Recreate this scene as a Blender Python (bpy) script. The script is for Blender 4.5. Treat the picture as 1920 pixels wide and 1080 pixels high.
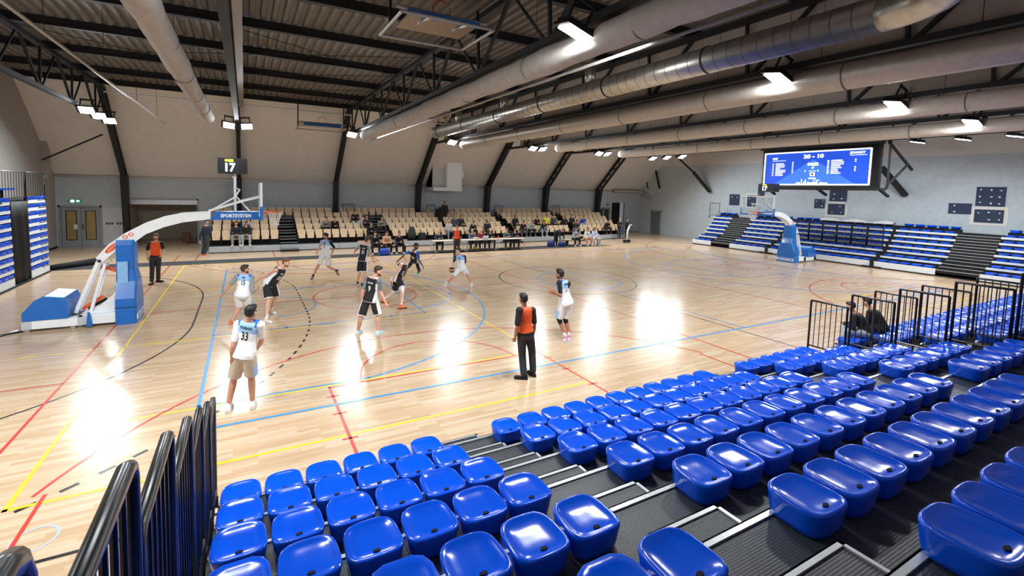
import bpy, math, random
from mathutils import Vector as V, Matrix
from mathutils.bvhtree import BVHTree
random.seed(7)
S = bpy.context.scene
for o in list(bpy.data.objects): bpy.data.objects.remove(o)
COL = S.collection
PI = math.pi

# ---------------------------------------------------------------- camera, world, exposure
YAW, PITCH, ROLL, FPX = 1.0991, -0.0724, 0.0252, 844.25
CAMPOS = V((0.7616, -8.059, 3.9177))
f = V((math.cos(YAW)*math.cos(PITCH), math.sin(YAW)*math.cos(PITCH), math.sin(PITCH)))
r = V((math.sin(YAW), -math.cos(YAW), 0)); u = r.cross(f)
r2 = r*math.cos(ROLL)+u*math.sin(ROLL); u2 = -r*math.sin(ROLL)+u*math.cos(ROLL)
cam = bpy.data.cameras.new('camera'); camo = bpy.data.objects.new('camera', cam); COL.objects.link(camo)
M = Matrix((r2, u2, -f)).transposed().to_4x4(); M.translation = CAMPOS
camo.matrix_world = M
cam.sensor_fit = 'HORIZONTAL'; cam.sensor_width = 36; cam.lens = FPX/1920*36
cam.shift_x = 71.14/1920; cam.shift_y = -123.76/1920
cam.clip_start = .05; cam.clip_end = 200
S.camera = camo
W = bpy.data.worlds.new('world'); S.world = W; W.use_nodes = True
W.node_tree.nodes['Background'].inputs[0].default_value = (.5, .55, .6, 1)
W.node_tree.nodes['Background'].inputs[1].default_value = .3
S.view_settings.view_transform = 'Standard'; S.view_settings.look = 'None'
S.view_settings.exposure = 0.0; S.view_settings.gamma = 1; S.view_settings.use_curve_mapping = False
LAMP_W = 200.0            # watts of each LED flood
LAMP_C = (.91, .965, 1.0)
fwdh = V((f.x, f.y, 0)).normalized()

def cam_size(p, size):
    """pixels a thing of that size spans in the photograph's frame, 0 outside it (only used to pick which repeats are built singly)"""
    d = p-CAMPOS; z = d.dot(f)
    if z < .3: return 0
    x = 960-71.1+FPX*d.dot(r2)/z; y = 540-123.8-FPX*d.dot(u2)/z
    if x < -60 or x > 1980 or y < -40 or y > 1120: return 0
    return size*FPX/z

# ---------------------------------------------------------------- materials
def hexc(h):
    h = h.lstrip('#'); c = [int(h[i:i+2], 16)/255 for i in (0, 2, 4)]
    return tuple((x/12.92 if x <= .04045 else ((x+.055)/1.055)**2.4) for x in c)
MATS = {}
def mat(name, h, rough=.5, metal=0, var=.08, scale=9, bump=0, emis=None, es=0, coat=0, spec=.5):
    if name in MATS: return MATS[name]
    m = bpy.data.materials.new(name); m.use_nodes = True
    nt = m.node_tree; b = nt.nodes['Principled BSDF']
    c = hexc(h)
    b.inputs['Roughness'].default_value = rough; b.inputs['Metallic'].default_value = metal
    b.inputs['Specular IOR Level'].default_value = spec
    if coat: b.inputs['Coat Weight'].default_value = coat; b.inputs['Coat Roughness'].default_value = .08
    tc = nt.nodes.new('ShaderNodeTexCoord'); n = nt.nodes.new('ShaderNodeTexNoise')
    n.inputs['Scale'].default_value = scale; n.inputs['Detail'].default_value = 5
    nt.links.new(tc.outputs['Object'], n.inputs['Vector'])
    cr = nt.nodes.new('ShaderNodeValToRGB')
    cr.color_ramp.elements[0].position = .3; cr.color_ramp.elements[1].position = .7
    cr.color_ramp.elements[0].color = (*[x*(1-var) for x in c], 1); cr.color_ramp.elements[1].color = (*[min(1, x*(1+var)) for x in c], 1)
    nt.links.new(n.outputs['Fac'], cr.inputs['Fac']); nt.links.new(cr.outputs['Color'], b.inputs['Base Color'])
    if bump:
        bp = nt.nodes.new('ShaderNodeBump'); bp.inputs['Strength'].default_value = bump; bp.inputs['Distance'].default_value = .01
        nt.links.new(n.outputs['Fac'], bp.inputs['Height']); nt.links.new(bp.outputs['Normal'], b.inputs['Normal'])
    if emis:
        b.inputs['Emission Color'].default_value = (*hexc(emis), 1); b.inputs['Emission Strength'].default_value = es
    MATS[name] = m; return m

def wood_floor():
    m = bpy.data.materials.new('maple_floor'); m.use_nodes = True; nt = m.node_tree; L = nt.links.new
    b = nt.nodes['Principled BSDF']
    tc = nt.nodes.new('ShaderNodeTexCoord')
    br = nt.nodes.new('ShaderNodeTexBrick'); br.offset = .37; br.squash = 1
    br.inputs['Color1'].default_value = (0, 0, 0, 1); br.inputs['Color2'].default_value = (1, 1, 1, 1); br.inputs['Mortar'].default_value = (.35, .35, .35, 1)
    br.inputs['Scale'].default_value = 1; br.inputs['Brick Width'].default_value = .9; br.inputs['Row Height'].default_value = .07
    br.inputs['Mortar Size'].default_value = .0012; br.inputs['Bias'].default_value = 0
    L(tc.outputs['Object'], br.inputs['Vector'])
    mp = nt.nodes.new('ShaderNodeMapping'); mp.inputs['Scale'].default_value = (.8, 14, 1)
    L(tc.outputs['Object'], mp.inputs['Vector'])
    n = nt.nodes.new('ShaderNodeTexNoise'); n.inputs['Scale'].default_value = 2.2; n.inputs['Detail'].default_value = 6
    L(mp.outputs['Vector'], n.inputs['Vector'])
    mx = nt.nodes.new('ShaderNodeMixRGB'); mx.inputs['Fac'].default_value = .45
    L(br.outputs['Color'], mx.inputs['Color1']); L(n.outputs['Fac'], mx.inputs['Color2'])
    cr = nt.nodes.new('ShaderNodeValToRGB'); e = cr.color_ramp.elements
    e[0].position = .05; e[0].color = (*hexc('#b3926f'), 1); e[1].position = .95; e[1].color = (*hexc('#cfbba2'), 1)
    k = e.new(.5); k.color = (*hexc('#c2a686'), 1)
    L(mx.outputs['Color'], cr.inputs['Fac']); L(cr.outputs['Color'], b.inputs['Base Color'])
    b.inputs['Roughness'].default_value = .27; b.inputs['Specular IOR Level'].default_value = .5
    n2 = nt.nodes.new('ShaderNodeTexNoise'); n2.inputs['Scale'].default_value = .6; L(tc.outputs['Object'], n2.inputs['Vector'])
    mr = nt.nodes.new('ShaderNodeMapRange'); mr.inputs['To Min'].default_value = .17; mr.inputs['To Max'].default_value = .25
    L(n2.outputs['Fac'], mr.inputs['Value']); L(mr.outputs['Result'], b.inputs['Roughness'])
    return m

def grid_rubber():
    m = mat('deck_rubber', '#363a3d', rough=.42, var=.15, scale=60)
    nt = m.node_tree; b = nt.nodes['Principled BSDF']
    tc = nt.nodes.new('ShaderNodeTexCoord'); v = nt.nodes.new('ShaderNodeTexVoronoi'); v.inputs['Scale'].default_value = 55; v.inputs['Randomness'].default_value = 0
    nt.links.new(tc.outputs['Object'], v.inputs['Vector'])
    bp = nt.nodes.new('ShaderNodeBump'); bp.inputs['Strength'].default_value = .8; bp.inputs['Distance'].default_value = .004
    nt.links.new(v.outputs['Distance'], bp.inputs['Height']); nt.links.new(bp.outputs['Normal'], b.inputs['Normal'])
    return m

def board_glass():
    m = bpy.data.materials.new('board_glass'); m.use_nodes = True; nt = m.node_tree; out = nt.nodes['Material Output']
    t = nt.nodes.new('ShaderNodeBsdfTransparent'); t.inputs[0].default_value = (.93, .96, .97, 1); g = nt.nodes.new('ShaderNodeBsdfGlossy'); g.inputs['Roughness'].default_value = .03
    fr = nt.nodes.new('ShaderNodeFresnel'); fr.inputs[0].default_value = 1.4; mx = nt.nodes.new('ShaderNodeMixShader')
    nt.links.new(fr.outputs[0], mx.inputs[0]); nt.links.new(t.outputs[0], mx.inputs[1]); nt.links.new(g.outputs[0], mx.inputs[2]); nt.links.new(mx.outputs[0], out.inputs[0]); return m
BGLASS = board_glass()
FLOOR = wood_floor(); RUB = grid_rubber()
BEIGE = mat('beige_panel', '#d8d3cd', .75, var=.04, scale=3)
GREYW = mat('grey_wall', '#bcc5ca', .8, var=.05, scale=4)
TAUPE = mat('taupe_wall', '#a5a19d', .8, var=.04, scale=4)
DECKM = mat('roof_deck', '#716c66', .7, var=.1, scale=2)
STEEL = mat('black_steel', '#1a1a1c', .65, var=.15)
BLACK = mat('black_plastic', '#0d0e10', .28, var=.1)
BLKM = mat('black_matt', '#131416', .8, var=.15)
ALU = mat('aluminium', '#c9cbcc', .35, .6)
WHITEM = mat('white_paint', '#e9ecee', .3, var=.03, coat=.3)
BLUEP = mat('blue_padding', '#1466b8', .35, var=.06, coat=.2)
PBLUE = mat('pale_blue_vinyl', '#86b4e0', .4, var=.05)
ORANGE = mat('orange_paint', '#e85a1c', .4)
SEATB = mat('blue_seat_plastic', '#0051da', .17, var=.04, coat=.15, spec=.4)
HOLE = mat('seat_hole', '#03061a', .9)
FASC = mat('white_fascia', '#d5dadb', .5, var=.05)
BEECH = mat('beech_plywood', '#e0c39e', .45, var=.08, scale=14)
FABRIC = mat('duct_fabric', '#a39c97', .85, var=.08, scale=5, bump=.2)
GALV = mat('galvanised_duct', '#b8b4ab', .33, .85, var=.12, scale=6)
GREYP = mat('grey_pipe', '#a7a39d', .4, .3)
GLASSW = mat('yellowed_glass', '#a7925a', .25, var=.15, scale=2)
DOORG = mat('grey_door', '#9a9fa4', .5, var=.04)
LENS = mat('lamp_lens', '#ffffff', .4, emis='#f4fbff', es=30)
NETW = mat('white_cord', '#e9e7e2', .8)
NAVYP = mat('navy_wall_panel', '#2f3a52', .8, var=.12, scale=20)
PLAS = mat('white_plaster', '#d9d6d0', .9, var=.06, scale=12)
TABLEM = mat('table_top', '#c9bfae', .5)
GFLOOR = mat('grey_store_floor', '#6d6f6c', .6)
STOREW = mat('store_wall', '#b4ad9a', .8)
WOODBOX = mat('brown_box', '#6b4a35', .7)
def flat(name, h, es=0): return mat(name, h, .5, var=.01, emis=h if es else None, es=es)
def line_mat(n, h): return mat(n, h, .27, var=.05, scale=20)

# ---------------------------------------------------------------- mesh helpers
class MB:
    def __init__(s): s.v = []; s.f = []
    def add(s, vs, fs):
        k = len(s.v); s.v += [tuple(x) for x in vs]; s.f += [tuple(i+k for i in q) for q in fs]; return s
    def box(s, x0, x1, y0, y1, z0, z1):
        return s.add([(x, y, z) for z in (z0, z1) for y in (y0, y1) for x in (x0, x1)],
                     [(0, 2, 3, 1), (4, 5, 7, 6), (0, 1, 5, 4), (1, 3, 7, 5), (3, 2, 6, 7), (2, 0, 4, 6)])
    def bar(s, a, b, w, h=None, up=(0, 0, 1)):
        a = V(a); b = V(b); h = h or w; d = (b-a).normalized(); up = V(up)
        if abs(d.dot(up)) > .98: up = V((1, 0, 0)) if abs(d.x) < .9 else V((0, 1, 0))
        x = d.cross(up).normalized()*w/2; y = x.cross(d).normalized()*h/2
        vs = [p+i*x+j*y for p in (a, b) for i, j in ((-1, -1), (1, -1), (1, 1), (-1, 1))]
        return s.add(vs, [(0, 1, 2, 3), (7, 6, 5, 4), (0, 4, 5, 1), (1, 5, 6, 2), (2, 6, 7, 3), (3, 7, 4, 0)])
    def loft(s, rings, cap=True):
        n = len(rings[0]); vs = [p for q in rings for p in q]; fs = []
        for i in range(len(rings)-1):
            for j in range(n):
                k = (j+1) % n; fs.append((i*n+j, i*n+k, (i+1)*n+k, (i+1)*n+j))
        if cap: fs.append(tuple(range(n))[::-1]); fs.append(tuple((len(rings)-1)*n+j for j in range(n)))
        return s.add(vs, fs)
    def tube(s, pts, rad, n=8, cap=True):
        pts = [V(p) for p in pts]; rs = rad if isinstance(rad, (list, tuple)) else [rad]*len(pts); rings = []
        up = None
        for i, p in enumerate(pts):
            d = (pts[min(i+1, len(pts)-1)]-pts[max(i-1, 0)]).normalized()
            if up is None:
                up = V((0, 0, 1)) if abs(d.z) < .9 else V((1, 0, 0))
            x = d.cross(up).normalized(); y = x.cross(d).normalized(); up = y
            rings.append([p+(x*math.cos(2*PI*k/n)+y*math.sin(2*PI*k/n))*rs[i] for k in range(n)])
        return s.loft(rings, cap)
    def ell(s, c, R, ax=None, n=12, m=8):
        c = V(c); ax = ax or (V((1, 0, 0)), V((0, 1, 0)), V((0, 0, 1))); rings = []
        for i in range(m+1):
            t = PI*i/m; rr = max(math.sin(t), .02)
            rings.append([c-ax[2]*R[2]*math.cos(t)+ax[0]*R[0]*rr*math.cos(2*PI*k/n)+ax[1]*R[1]*rr*math.sin(2*PI*k/n) for k in range(n)])
        return s.loft(rings)
    def cone(s, a, ra, b, rb, n=12):
        """round-ended tapered limb"""
        a = V(a); b = V(b); d = (b-a)
        if d.length < 1e-5: return s.ell(a, (ra,)*3)
        d.normalize(); up = V((0, 0, 1)) if abs(d.z) < .9 else V((1, 0, 0)); x = d.cross(up).normalized(); y = x.cross(d).normalized()
        rings = []
        for p, q, ts in ((a, ra, (-85, -55, -25, 0)), (b, rb, (0, 25, 55, 85))):
            for t in ts:
                t = math.radians(t); rings.append([p+d*q*math.sin(t)+(x*math.cos(2*PI*k/n)+y*math.sin(2*PI*k/n))*q*math.cos(t) for k in range(n)])
        return s.loft(rings)
    def prism(s, poly, axis, a, b):
        """polygon (2D) extruded along axis 'x','y' or 'z' from a to b"""
        def P(q, t): return {'x': (t, q[0], q[1]), 'y': (q[0], t, q[1]), 'z': (q[0], q[1], t)}[axis]
        n = len(poly)
        return s.add([P(q, a) for q in poly]+[P(q, b) for q in poly],
                     [tuple(range(n))[::-1], tuple(range(n, 2*n))]+[(i, (i+1) % n, n+(i+1) % n, n+i) for i in range(n)])
    def mesh(s, name, m=None, smooth=False, off=None):
        me = bpy.data.meshes.new(name)
        vs = s.v if off is None else [(x-off[0], y-off[1], z-off[2]) for x, y, z in s.v]
        me.from_pydata(vs, [], s.f); me.update()
        if m: me.materials.append(m)
        if smooth: me.shade_smooth()
        return me
def fixn(me):
    import bmesh
    bm = bmesh.new(); bm.from_mesh(me); bmesh.ops.recalc_face_normals(bm, faces=bm.faces); bm.to_mesh(me); bm.free(); return me
def link(name, data, parent=None):
    o = bpy.data.objects.new(name, data); COL.objects.link(o)
    if parent: o.parent = parent
    return o
def tag(o, label, cat, group=None, kind=None):
    o['label'] = label; o['category'] = cat
    if group: o['group'] = group
    if kind: o['kind'] = kind
    return o
ROOT = {}
def thing(name, label, cat, loc=(0, 0, 0), group=None):
    o = link(name, None); o.location = loc; o.empty_display_size = .1; ROOT[o.name] = V(loc)
    return tag(o, label, cat, group)
def part(name, mb, m, parent, smooth=False, label=None, world=True, kind=None):
    """mesh child; vertices given in world space unless world=False"""
    off = None
    if world:
        off = V((0, 0, 0)); q = parent
        while q: off += V(q.location); q = q.parent
    me = fixn(mb.mesh(name, m, smooth, off)); o = link(name, me, parent)
    if label: o['label'] = label
    if kind: o['kind'] = kind
    return o
def struct(name, mb, m, parent=None, smooth=False):
    o = link(name, fixn(mb.mesh(name, m, smooth)), parent)
    if not parent: o['kind'] = 'structure'
    return o
def single(name, mb, m, label, cat, group=None, smooth=False):
    o = link(name, fixn(mb.mesh(name, m, smooth))); return tag(o, label, cat, group)
def copy_tree(o, parent=None):
    c = o.copy(); COL.objects.link(c); c.parent = parent
    for ch in o.children: copy_tree(ch, c)
    return c
ORD = ['first', 'second', 'third', 'fourth', 'fifth', 'sixth', 'seventh', 'eighth', 'ninth', 'tenth', 'eleventh', 'twelfth', 'thirteenth', 'fourteenth', 'fifteenth', 'sixteenth', 'seventeenth', 'eighteenth', 'nineteenth', 'twentieth'] \
    + ['twenty-'+x for x in 'first second third fourth fifth sixth seventh eighth ninth'.split()]+['thirtieth']+['thirty-'+x for x in 'first second third fourth fifth sixth seventh eighth ninth'.split()]+['fortieth']+['forty-'+x for x in 'first second third fourth fifth sixth seventh eighth ninth'.split()]
FONTN = [0]
def text_mb(s, size, sx=1.0, bold=0.0):
    cu = bpy.data.curves.new('lettering', 'FONT'); cu.body = s; cu.size = size; cu.align_x = 'CENTER'; cu.align_y = 'CENTER'; cu.offset = bold; cu.resolution_u = 3
    o = bpy.data.objects.new('lettering', cu); COL.objects.link(o)
    dg = bpy.context.evaluated_depsgraph_get(); me = bpy.data.meshes.new_from_object(o.evaluated_get(dg))
    mb = MB(); mb.add([(v.co.x*sx, v.co.y, 0) for v in me.vertices], [tuple(p.vertices) for p in me.polygons])
    bpy.data.objects.remove(o); bpy.data.curves.remove(cu); bpy.data.meshes.remove(me)
    return mb
def place(mb, o, x, y, n=None):
    """planar lettering -> plane at o with axes x, y"""
    o, x, y = V(o), V(x).normalized(), V(y).normalized(); r_ = MB()
    r_.add([o+x*a+y*b for a, b, _ in mb.v], mb.f); return r_
# ---------------------------------------------------------------- the hall shell
XL, XR, YF, YN = -8.8, 36.8, 25.4, -10.4
TRX = [-5.5, .45, 6.5, 12.65, 18.7, 24.6, 30.7]
floor = struct('floor', MB().box(XL-.3, XR+.3, YN-.3, YF+4, -.2, 0), FLOOR)
def wall_with(mb, x0, x1, z0, z1, y0, y1, holes):
    xs = sorted({x0, x1, *[h[0] for h in holes], *[h[1] for h in holes]})
    for a, b in zip(xs, xs[1:]):
        hz = [h for h in holes if h[0] <= a and h[1] >= b]
        if not hz: mb.box(a, b, y0, y1, z0, z1)
        else:
            if hz[0][2] > z0: mb.box(a, b, y0, y1, z0, hz[0][2])
            if hz[0][3] < z1: mb.box(a, b, y0, y1, hz[0][3], z1)
    return mb
wf = struct('wall_far', wall_with(MB(), XL-.2, XR+.2, 0, 4.15, YF, YF+.2,
     [(-8.62, -6.8, 0, 2.33), (-5.5, -1.95, 0, 2.78), (31.15, 32.85, 0, 2.45), (33.05, 34.77, 0, 2.95)]), GREYW)
def slope_prism(sgn):
    m = lambda y: y if sgn > 0 else 15-y
    q = [(m(25.4), 4.15), (m(20.15), 9.23), (m(20.4), 9.35), (m(25.7), 4.15)]
    return MB().prism(q, 'x', XL-.2, XR+.2)
struct('wall_far_upper', slope_prism(1), BEIGE)
struct('wall_near_upper', slope_prism(-1), BEIGE)
struct('wall_near', MB().box(XL-.2, XR+.2, YN-.2, YN, 0, 4.15), GREYW)
struct('wall_left', MB().box(XL-.2, XL, YN, YF+.2, 0, 9.3), TAUPE)
struct('trim_1', MB().box(XL, XL+.25, 23.6, 24.1, 3.9, 8.2), TAUPE)
struct('wall_right', MB().box(XR, XR+.2, YN, YF+.2, 0, 6.55), GREYW)
struct('wall_right_upper', MB().box(XR-.03, XR+.2, YN, YF+.2, 6.55, 9.3), BEIGE)
struct('trim_2', MB().box(XL, XR, YF-.1, YF-.02, 4.02, 4.17), GREYP)
struct('baseboard_left', MB().box(XL, XL+.03, YN, YF, 0, .1), BLKM)
# store room behind the opening in the far wall
struct('wall_store', MB().box(-5.8, -1.6, YF+3.6, YF+3.8, 0, 3).box(-5.8, -5.6, YF+.2, YF+3.6, 0, 3).box(-1.85, -1.65, YF+.2, YF+3.6, 0, 3).box(-5.8, -1.6, YF+.2, YF+3.8, 2.95, 3.1), STOREW)
struct('trim_3', MB().box(-5.58, -5.5, YF-.05, YF+.1, 0, 2.86).box(-1.95, -1.87, YF-.05, YF+.1, 0, 2.86).box(-5.58, -1.87, YF-.05, YF+.1, 2.78, 2.86), DOORG)
struct('trim_4', MB().box(-5.5, -1.95, YF+.02, YF+.16, 2.5, 2.78), ALU)
struct('trim_5', MB().box(-8.6, -6.8, YF+.2, YF+.3, 0, 2.4), GLASSW)
struct('wall_passage', MB().box(30.9, 35, YF+.9, YF+1, 0, 3.2).box(33.0, 33.05, YF+.2, YF+.9, 0, 3.1).box(30.9, 35, YF+.2, YF+1, 3.0, 3.2), mat('dark_passage', '#1b1d1c', .8))
# corrugated roof deck: trapezoidal ribs run along y
mb = MB(); x = XL; vs = []
prof = [(0, 8.94), (.11, 8.94), (.15, 8.86), (.26, 8.86), (.30, 8.94)]
xs = []
while x < XR:
    for dx, z in prof[:-1]: xs.append((x+dx, z))
    x += .30
n = len(xs)
mb.add([(a, -5.6, z) for a, z in xs]+[(a, 20.6, z) for a, z in xs], [(i, i+1, n+i+1, n+i) for i in range(n-1)])
ceiling = struct('ceiling', mb, DECKM)
struct('ceiling_cover', MB().box(XL-.2, XR+.2, -5.7, 20.7, 9.0, 9.2), DECKM)
for y in (-4.7, -1.6, 1.4, 4.5, 7.4, 10.5, 13.8, 17.2, 20.1):
    struct('purlin', MB().box(XL, XR, y-.05, y+.05, 8.6, 8.85).box(XL, XR, y-.09, y+.09, 8.58, 8.61), STEEL, ceiling)
for i, (x0, y0, x1, y1) in enumerate([(.5, 7.4, 6.4, 10.5), (.5, 10.5, 6.4, 7.4), (.5, 13.8, 6.4, 10.5), (.5, 17.2, 6.4, 13.8), (-5.4, 13.8, .4, 10.5), (-5.4, 10.5, .4, 13.8), (6.6, 7.4, 12.5, 4.5), (6.6, 10.5, 12.5, 13.8)]):
    struct('tie_rod', MB().tube([(x0, y0, 8.52), (x1, y1, 8.52)], .012, 5), STEEL, ceiling)

# ---------------------------------------------------------------- doors, signs on the far wall
def door_leaf(x0, x1, name, lab):
    d = thing(name, lab, 'door', ((x0+x1)/2, YF+.08, 0)); y0, y1 = YF+.06, YF+.11
    fr = MB().box(x0, x1, y0, y1, 0, .42).box(x0, x1, y0, y1, 2.1, 2.3).box(x0, x0+.2, y0, y1, .42, 2.1).box(x1-.2, x1, y0, y1, .42, 2.1)
    part('door_panel', fr, DOORG, d); part('glass_pane', MB().box(x0+.2, x1-.2, y0+.02, y1-.02, .42, 2.1), GLASSW, d)
    part('gasket', MB().box(x0+.18, x0+.215, y0-.01, y1, .4, 2.12).box(x1-.215, x1-.18, y0-.01, y1, .4, 2.12).box(x0+.18, x1-.18, y0-.01, y1, .4, .435).box(x0+.18, x1-.18, y0-.01, y1, 2.085, 2.12), BLACK, d)
    return d
d1 = door_leaf(-8.58, -7.72, 'door_leaf', 'left leaf of the grey glazed double door under the exit sign')
part('notice_sheet', MB().box(-8.05, -7.88, YF+.04, YF+.055, 1.05, 1.32), WHITEM, d1)
d2 = door_leaf(-7.70, -6.84, 'door_leaf', 'right leaf of the grey glazed double door, with handle')
part('handle', MB().bar((-7.62, YF+.02, 1.0), (-7.62, YF+.02, 1.35), .03), STEEL, d2)
struct('trim_6', MB().box(-8.7, -8.6, YF-.04, YF+.1, 0, 2.42).box(-6.82, -6.74, YF-.04, YF+.1, 0, 2.42).box(-8.7, -6.74, YF-.04, YF+.1, 2.32, 2.42), DOORG)
sg = thing('exit_sign', 'small green and white emergency exit sign above the grey double door', 'sign', (-8.0, YF-.06, 2.7))
part('sign_box', MB().box(-8.22, -7.62, YF-.08, YF, 2.58, 2.76), mat('exit_green', '#0d5a45', .4, emis='#0f8f68', es=.5), sg)
part('white_symbol', MB().box(-8.12, -7.95, YF-.09, YF-.08, 2.6, 2.74).box(-7.86, -7.72, YF-.09, YF-.08, 2.63, 2.72), mat('exit_white', '#eafff6', emis='#eafff6', es=1.5), sg)
pn = thing('wall_panel', 'pale grey sliding door panel with dark lettering beside the black column', 'door panel', (-6.0, YF-.03, 0))
part('panel', MB().box(-6.7, -5.6, YF-.06, YF-.005, 0, 2.33), mat('pale_panel', '#c9ccce', .6), pn)
LET = MB(); [LET.box(-6.56+.13*i+(.12 if i > 2 else 0), -6.47+.13*i+(.12 if i > 2 else 0), YF-.066, YF-.06, 1.3, 1.42) for i in range(6)]
part('lettering', LET, mat('lettering_dark', '#2a2c2e'), pn)
part('switch', MB().box(-5.72, -5.64, YF-.08, YF-.05, 1.05, 1.16), BLACK, pn)
bx = single('storage_box', MB().box(-2.9, -2.45, YF+.8, YF+1.2, .0, .62), WOODBOX, 'brown wooden box standing in the store room opening', 'box')
mop = thing('floor_mop', 'dark flat floor mop leaning in the store room opening', 'mop', (-2.15, YF+.5, 0))
part('handle', MB().tube([(-2.2, YF+.5, .05), (-2.05, YF+.6, 1.45)], .018, 6), GREYP, mop); part('mop_head', MB().box(-2.6, -1.98, YF+.35, YF+.6, 0, .06), BLACK, mop)
for i, (a, b, l) in enumerate([(31.2, 31.98, 'left leaf of the dark glazed doors right of the beech seats'), (32.02, 32.8, 'right leaf of the dark glazed doors right of the beech seats')]):
    d = thing('door_leaf', l, 'door', ((a+b)/2, YF+.1, 0))
    part('door_frame', MB().box(a, a+.09, YF+.03, YF+.1, 0, 2.42).box(b-.09, b, YF+.03, YF+.1, 0, 2.42).box(a, b, YF+.03, YF+.1, 2.32, 2.42).box(a, b, YF+.03, YF+.1, 0, .12), DOORG, d)
    part('dark_pane', MB().box(a+.09, b-.09, YF+.05, YF+.08, .12, 2.32), mat('dark_glass', '#15181a', .1), d)
d = thing('door_leaf', 'narrow grey door at the far end of the right wall', 'door', (XR-.05, 23.2, 0))
part('door_panel', MB().box(XR-.06, XR-.01, 22.7, 23.75, 0, 2.2), mat('grey_door_dark', '#6d7477', .5), d); part('door_frame', MB().box(XR-.08, XR-.005, 22.6, 22.7, 0, 2.3).box(XR-.08, XR-.005, 23.75, 23.85, 0, 2.3).box(XR-.08, XR-.005, 22.6, 23.85, 2.2, 2.3), DOORG, d)
struct('baseboard_far', MB().box(34.8, XR, YF-.03, YF, 0, .1).box(-6.7, -5.6, YF-.08, YF-.06, 0, .08), GREYP)
hb = single('sprinkler_alarm_box', MB().box(32.3, 32.62, YF-.08, YF, 2.62, 2.9).tube([(32.45, YF-.04, 2.9), (32.45, YF-.04, 4.0)], .015, 5), mat('alarm_grey', '#8e9496'), 'grey alarm box with conduit on the wall above the dark doors', 'alarm box')
# white ventilation shaft against the sloped far wall
vs_ = thing('ventilation_shaft', 'white sheet metal ventilation shaft on the sloped far wall', 'shaft', (15.1, 24.5, 3.8))
part('shaft', MB().box(14.5, 15.75, 23.6, 25.2, 4.0, 7.6), WHITEM, vs_)
part('shaft_side', MB().box(13.45, 14.5, 24.0, 25.2, 3.8, 5.6).box(13.45, 13.53, 23.9, 25.2, 3.8, 5.6), mat('shaft_grey', '#c2c4c4', .5), vs_)
part('lower_flange', MB().box(13.4, 15.8, 23.58, 25.2, 3.74, 4.0), WHITEM, vs_); part('side_box', MB().box(15.75, 16.2, 24.2, 25, 4.8, 5.5), WHITEM, vs_)

# ---------------------------------------------------------------- roof trusses with leaning lattice columns
def truss(i, x):
    t = thing('roof_truss', ORD[i]+' black steel roof truss from the left, with leaning lattice columns', 'roof truss', (x, 7.5, 0), 'roof trusses across the hall')
    part('top_chord', MB().box(x-.09, x+.09, -5.9, 20.9, 8.46, 8.6), STEEL, t)
    part('bottom_chord', MB().box(x-.09, x+.09, -6.6, 21.6, 7.0, 7.14), STEEL, t)
    for k in range(8):
        yb = 19.4-3.25*k-(.35 if i % 2 else 0)
        part('vertical_brace', MB().bar((x, yb, 7.1), (x, yb+.1, 8.5), .07), STEEL, t)
        part('diagonal_brace', MB().bar((x, yb-.1, 7.1), (x, yb-1.55, 8.5), .08), STEEL, t)
        if i < 3: part('diagonal_brace', MB().bar((x, yb+.15, 7.1), (x, yb+1.5, 8.5), .05), STEEL, t)
    for m in ((lambda y: y), (lambda y: 15-y)):
        A, B = (m(25.0), 4.2), (m(20.75), 8.5); C, D = (m(24.45), 4.2), (m(20.15), 8.5)
        part('column_chord', MB().bar((x, *A), (x, *B), .2, .1, up=(1, 0, 0)) if 0 else MB().bar((x, *A), (x, *B), .22, .12, up=(0, 1, 0)), STEEL, t)
        part('column_chord', MB().bar((x, *C), (x, *D), .22, .12, up=(0, 1, 0)), STEEL, t)
        for k in range(8):
            a, b = k/8, (k+1)/8
            P = lambda q, w, s: (x, q[0]+(w[0]-q[0])*s, q[1]+(w[1]-q[1])*s)
            part('lattice_bar', MB().bar(P(A, B, a) if k % 2 else P(C, D, a), P(C, D, b) if k % 2 else P(A, B, b), .06), STEEL, t)
        part('column_foot', MB().add([(x+s*.15, m(yy), z) for z, ys in ((0, (25.2, 24.95)), (4.25, (25.08, 24.38))) for yy in ys for s in (-1, 1)],
             [(0, 1, 3, 2), (4, 6, 7, 5), (0, 4, 5, 1), (1, 5, 7, 3), (3, 7, 6, 2), (2, 6, 4, 0)]), STEEL, t)
    if i in (3, 4, 5):
        pm = mat('infill_panel', '#a8a097', .8, var=.05, scale=3)
        y = 20.2
        while y > -5.5:
            part('infill_panel', MB().box(x+.1, x+.14, max(y-2.38, -6), y, 7.12, 8.62), pm, t); y -= 2.4
    return t
for i, x in enumerate(TRX): truss(i, x)
# black knee struts on the right wall
for y, l in ((17.6, 'left of the scoreboard'), (4.6, 'right of the scoreboard')):
    b_ = thing('wall_strut', 'slanted black steel strut on the right wall '+l, 'strut', (XR, y, 4.3))
    part('wide_leg', MB().bar((XR-.15, y-.05, 4.2), (XR-1.3, y+.8, 5.9), .34, .2), STEEL, b_); part('thin_leg', MB().bar((XR-1.3, y+.8, 5.9), (XR-2.6, y+1.65, 7.3), .12), STEEL, b_)
for y, w in ((22.9, .14), (24.3, .08)):
    single('wall_strut', MB().bar((XR-.12, y, 4.45), (XR-.3, y+.5, 6.5), w), STEEL, 'slim black strut in the far right corner, '+('the thicker one' if w > .1 else 'the thinner one'), 'strut')
single('corner_pipe', MB().tube([(33, YF-.2, 4.1), (36.2, YF-.3, 4.1), (36.5, YF-.8, 3.9), (36.6, YF-1.5, 3.5)], .16, 10), GREYP, 'grey pipe bending into the far right corner', 'pipe', smooth=True)
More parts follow.
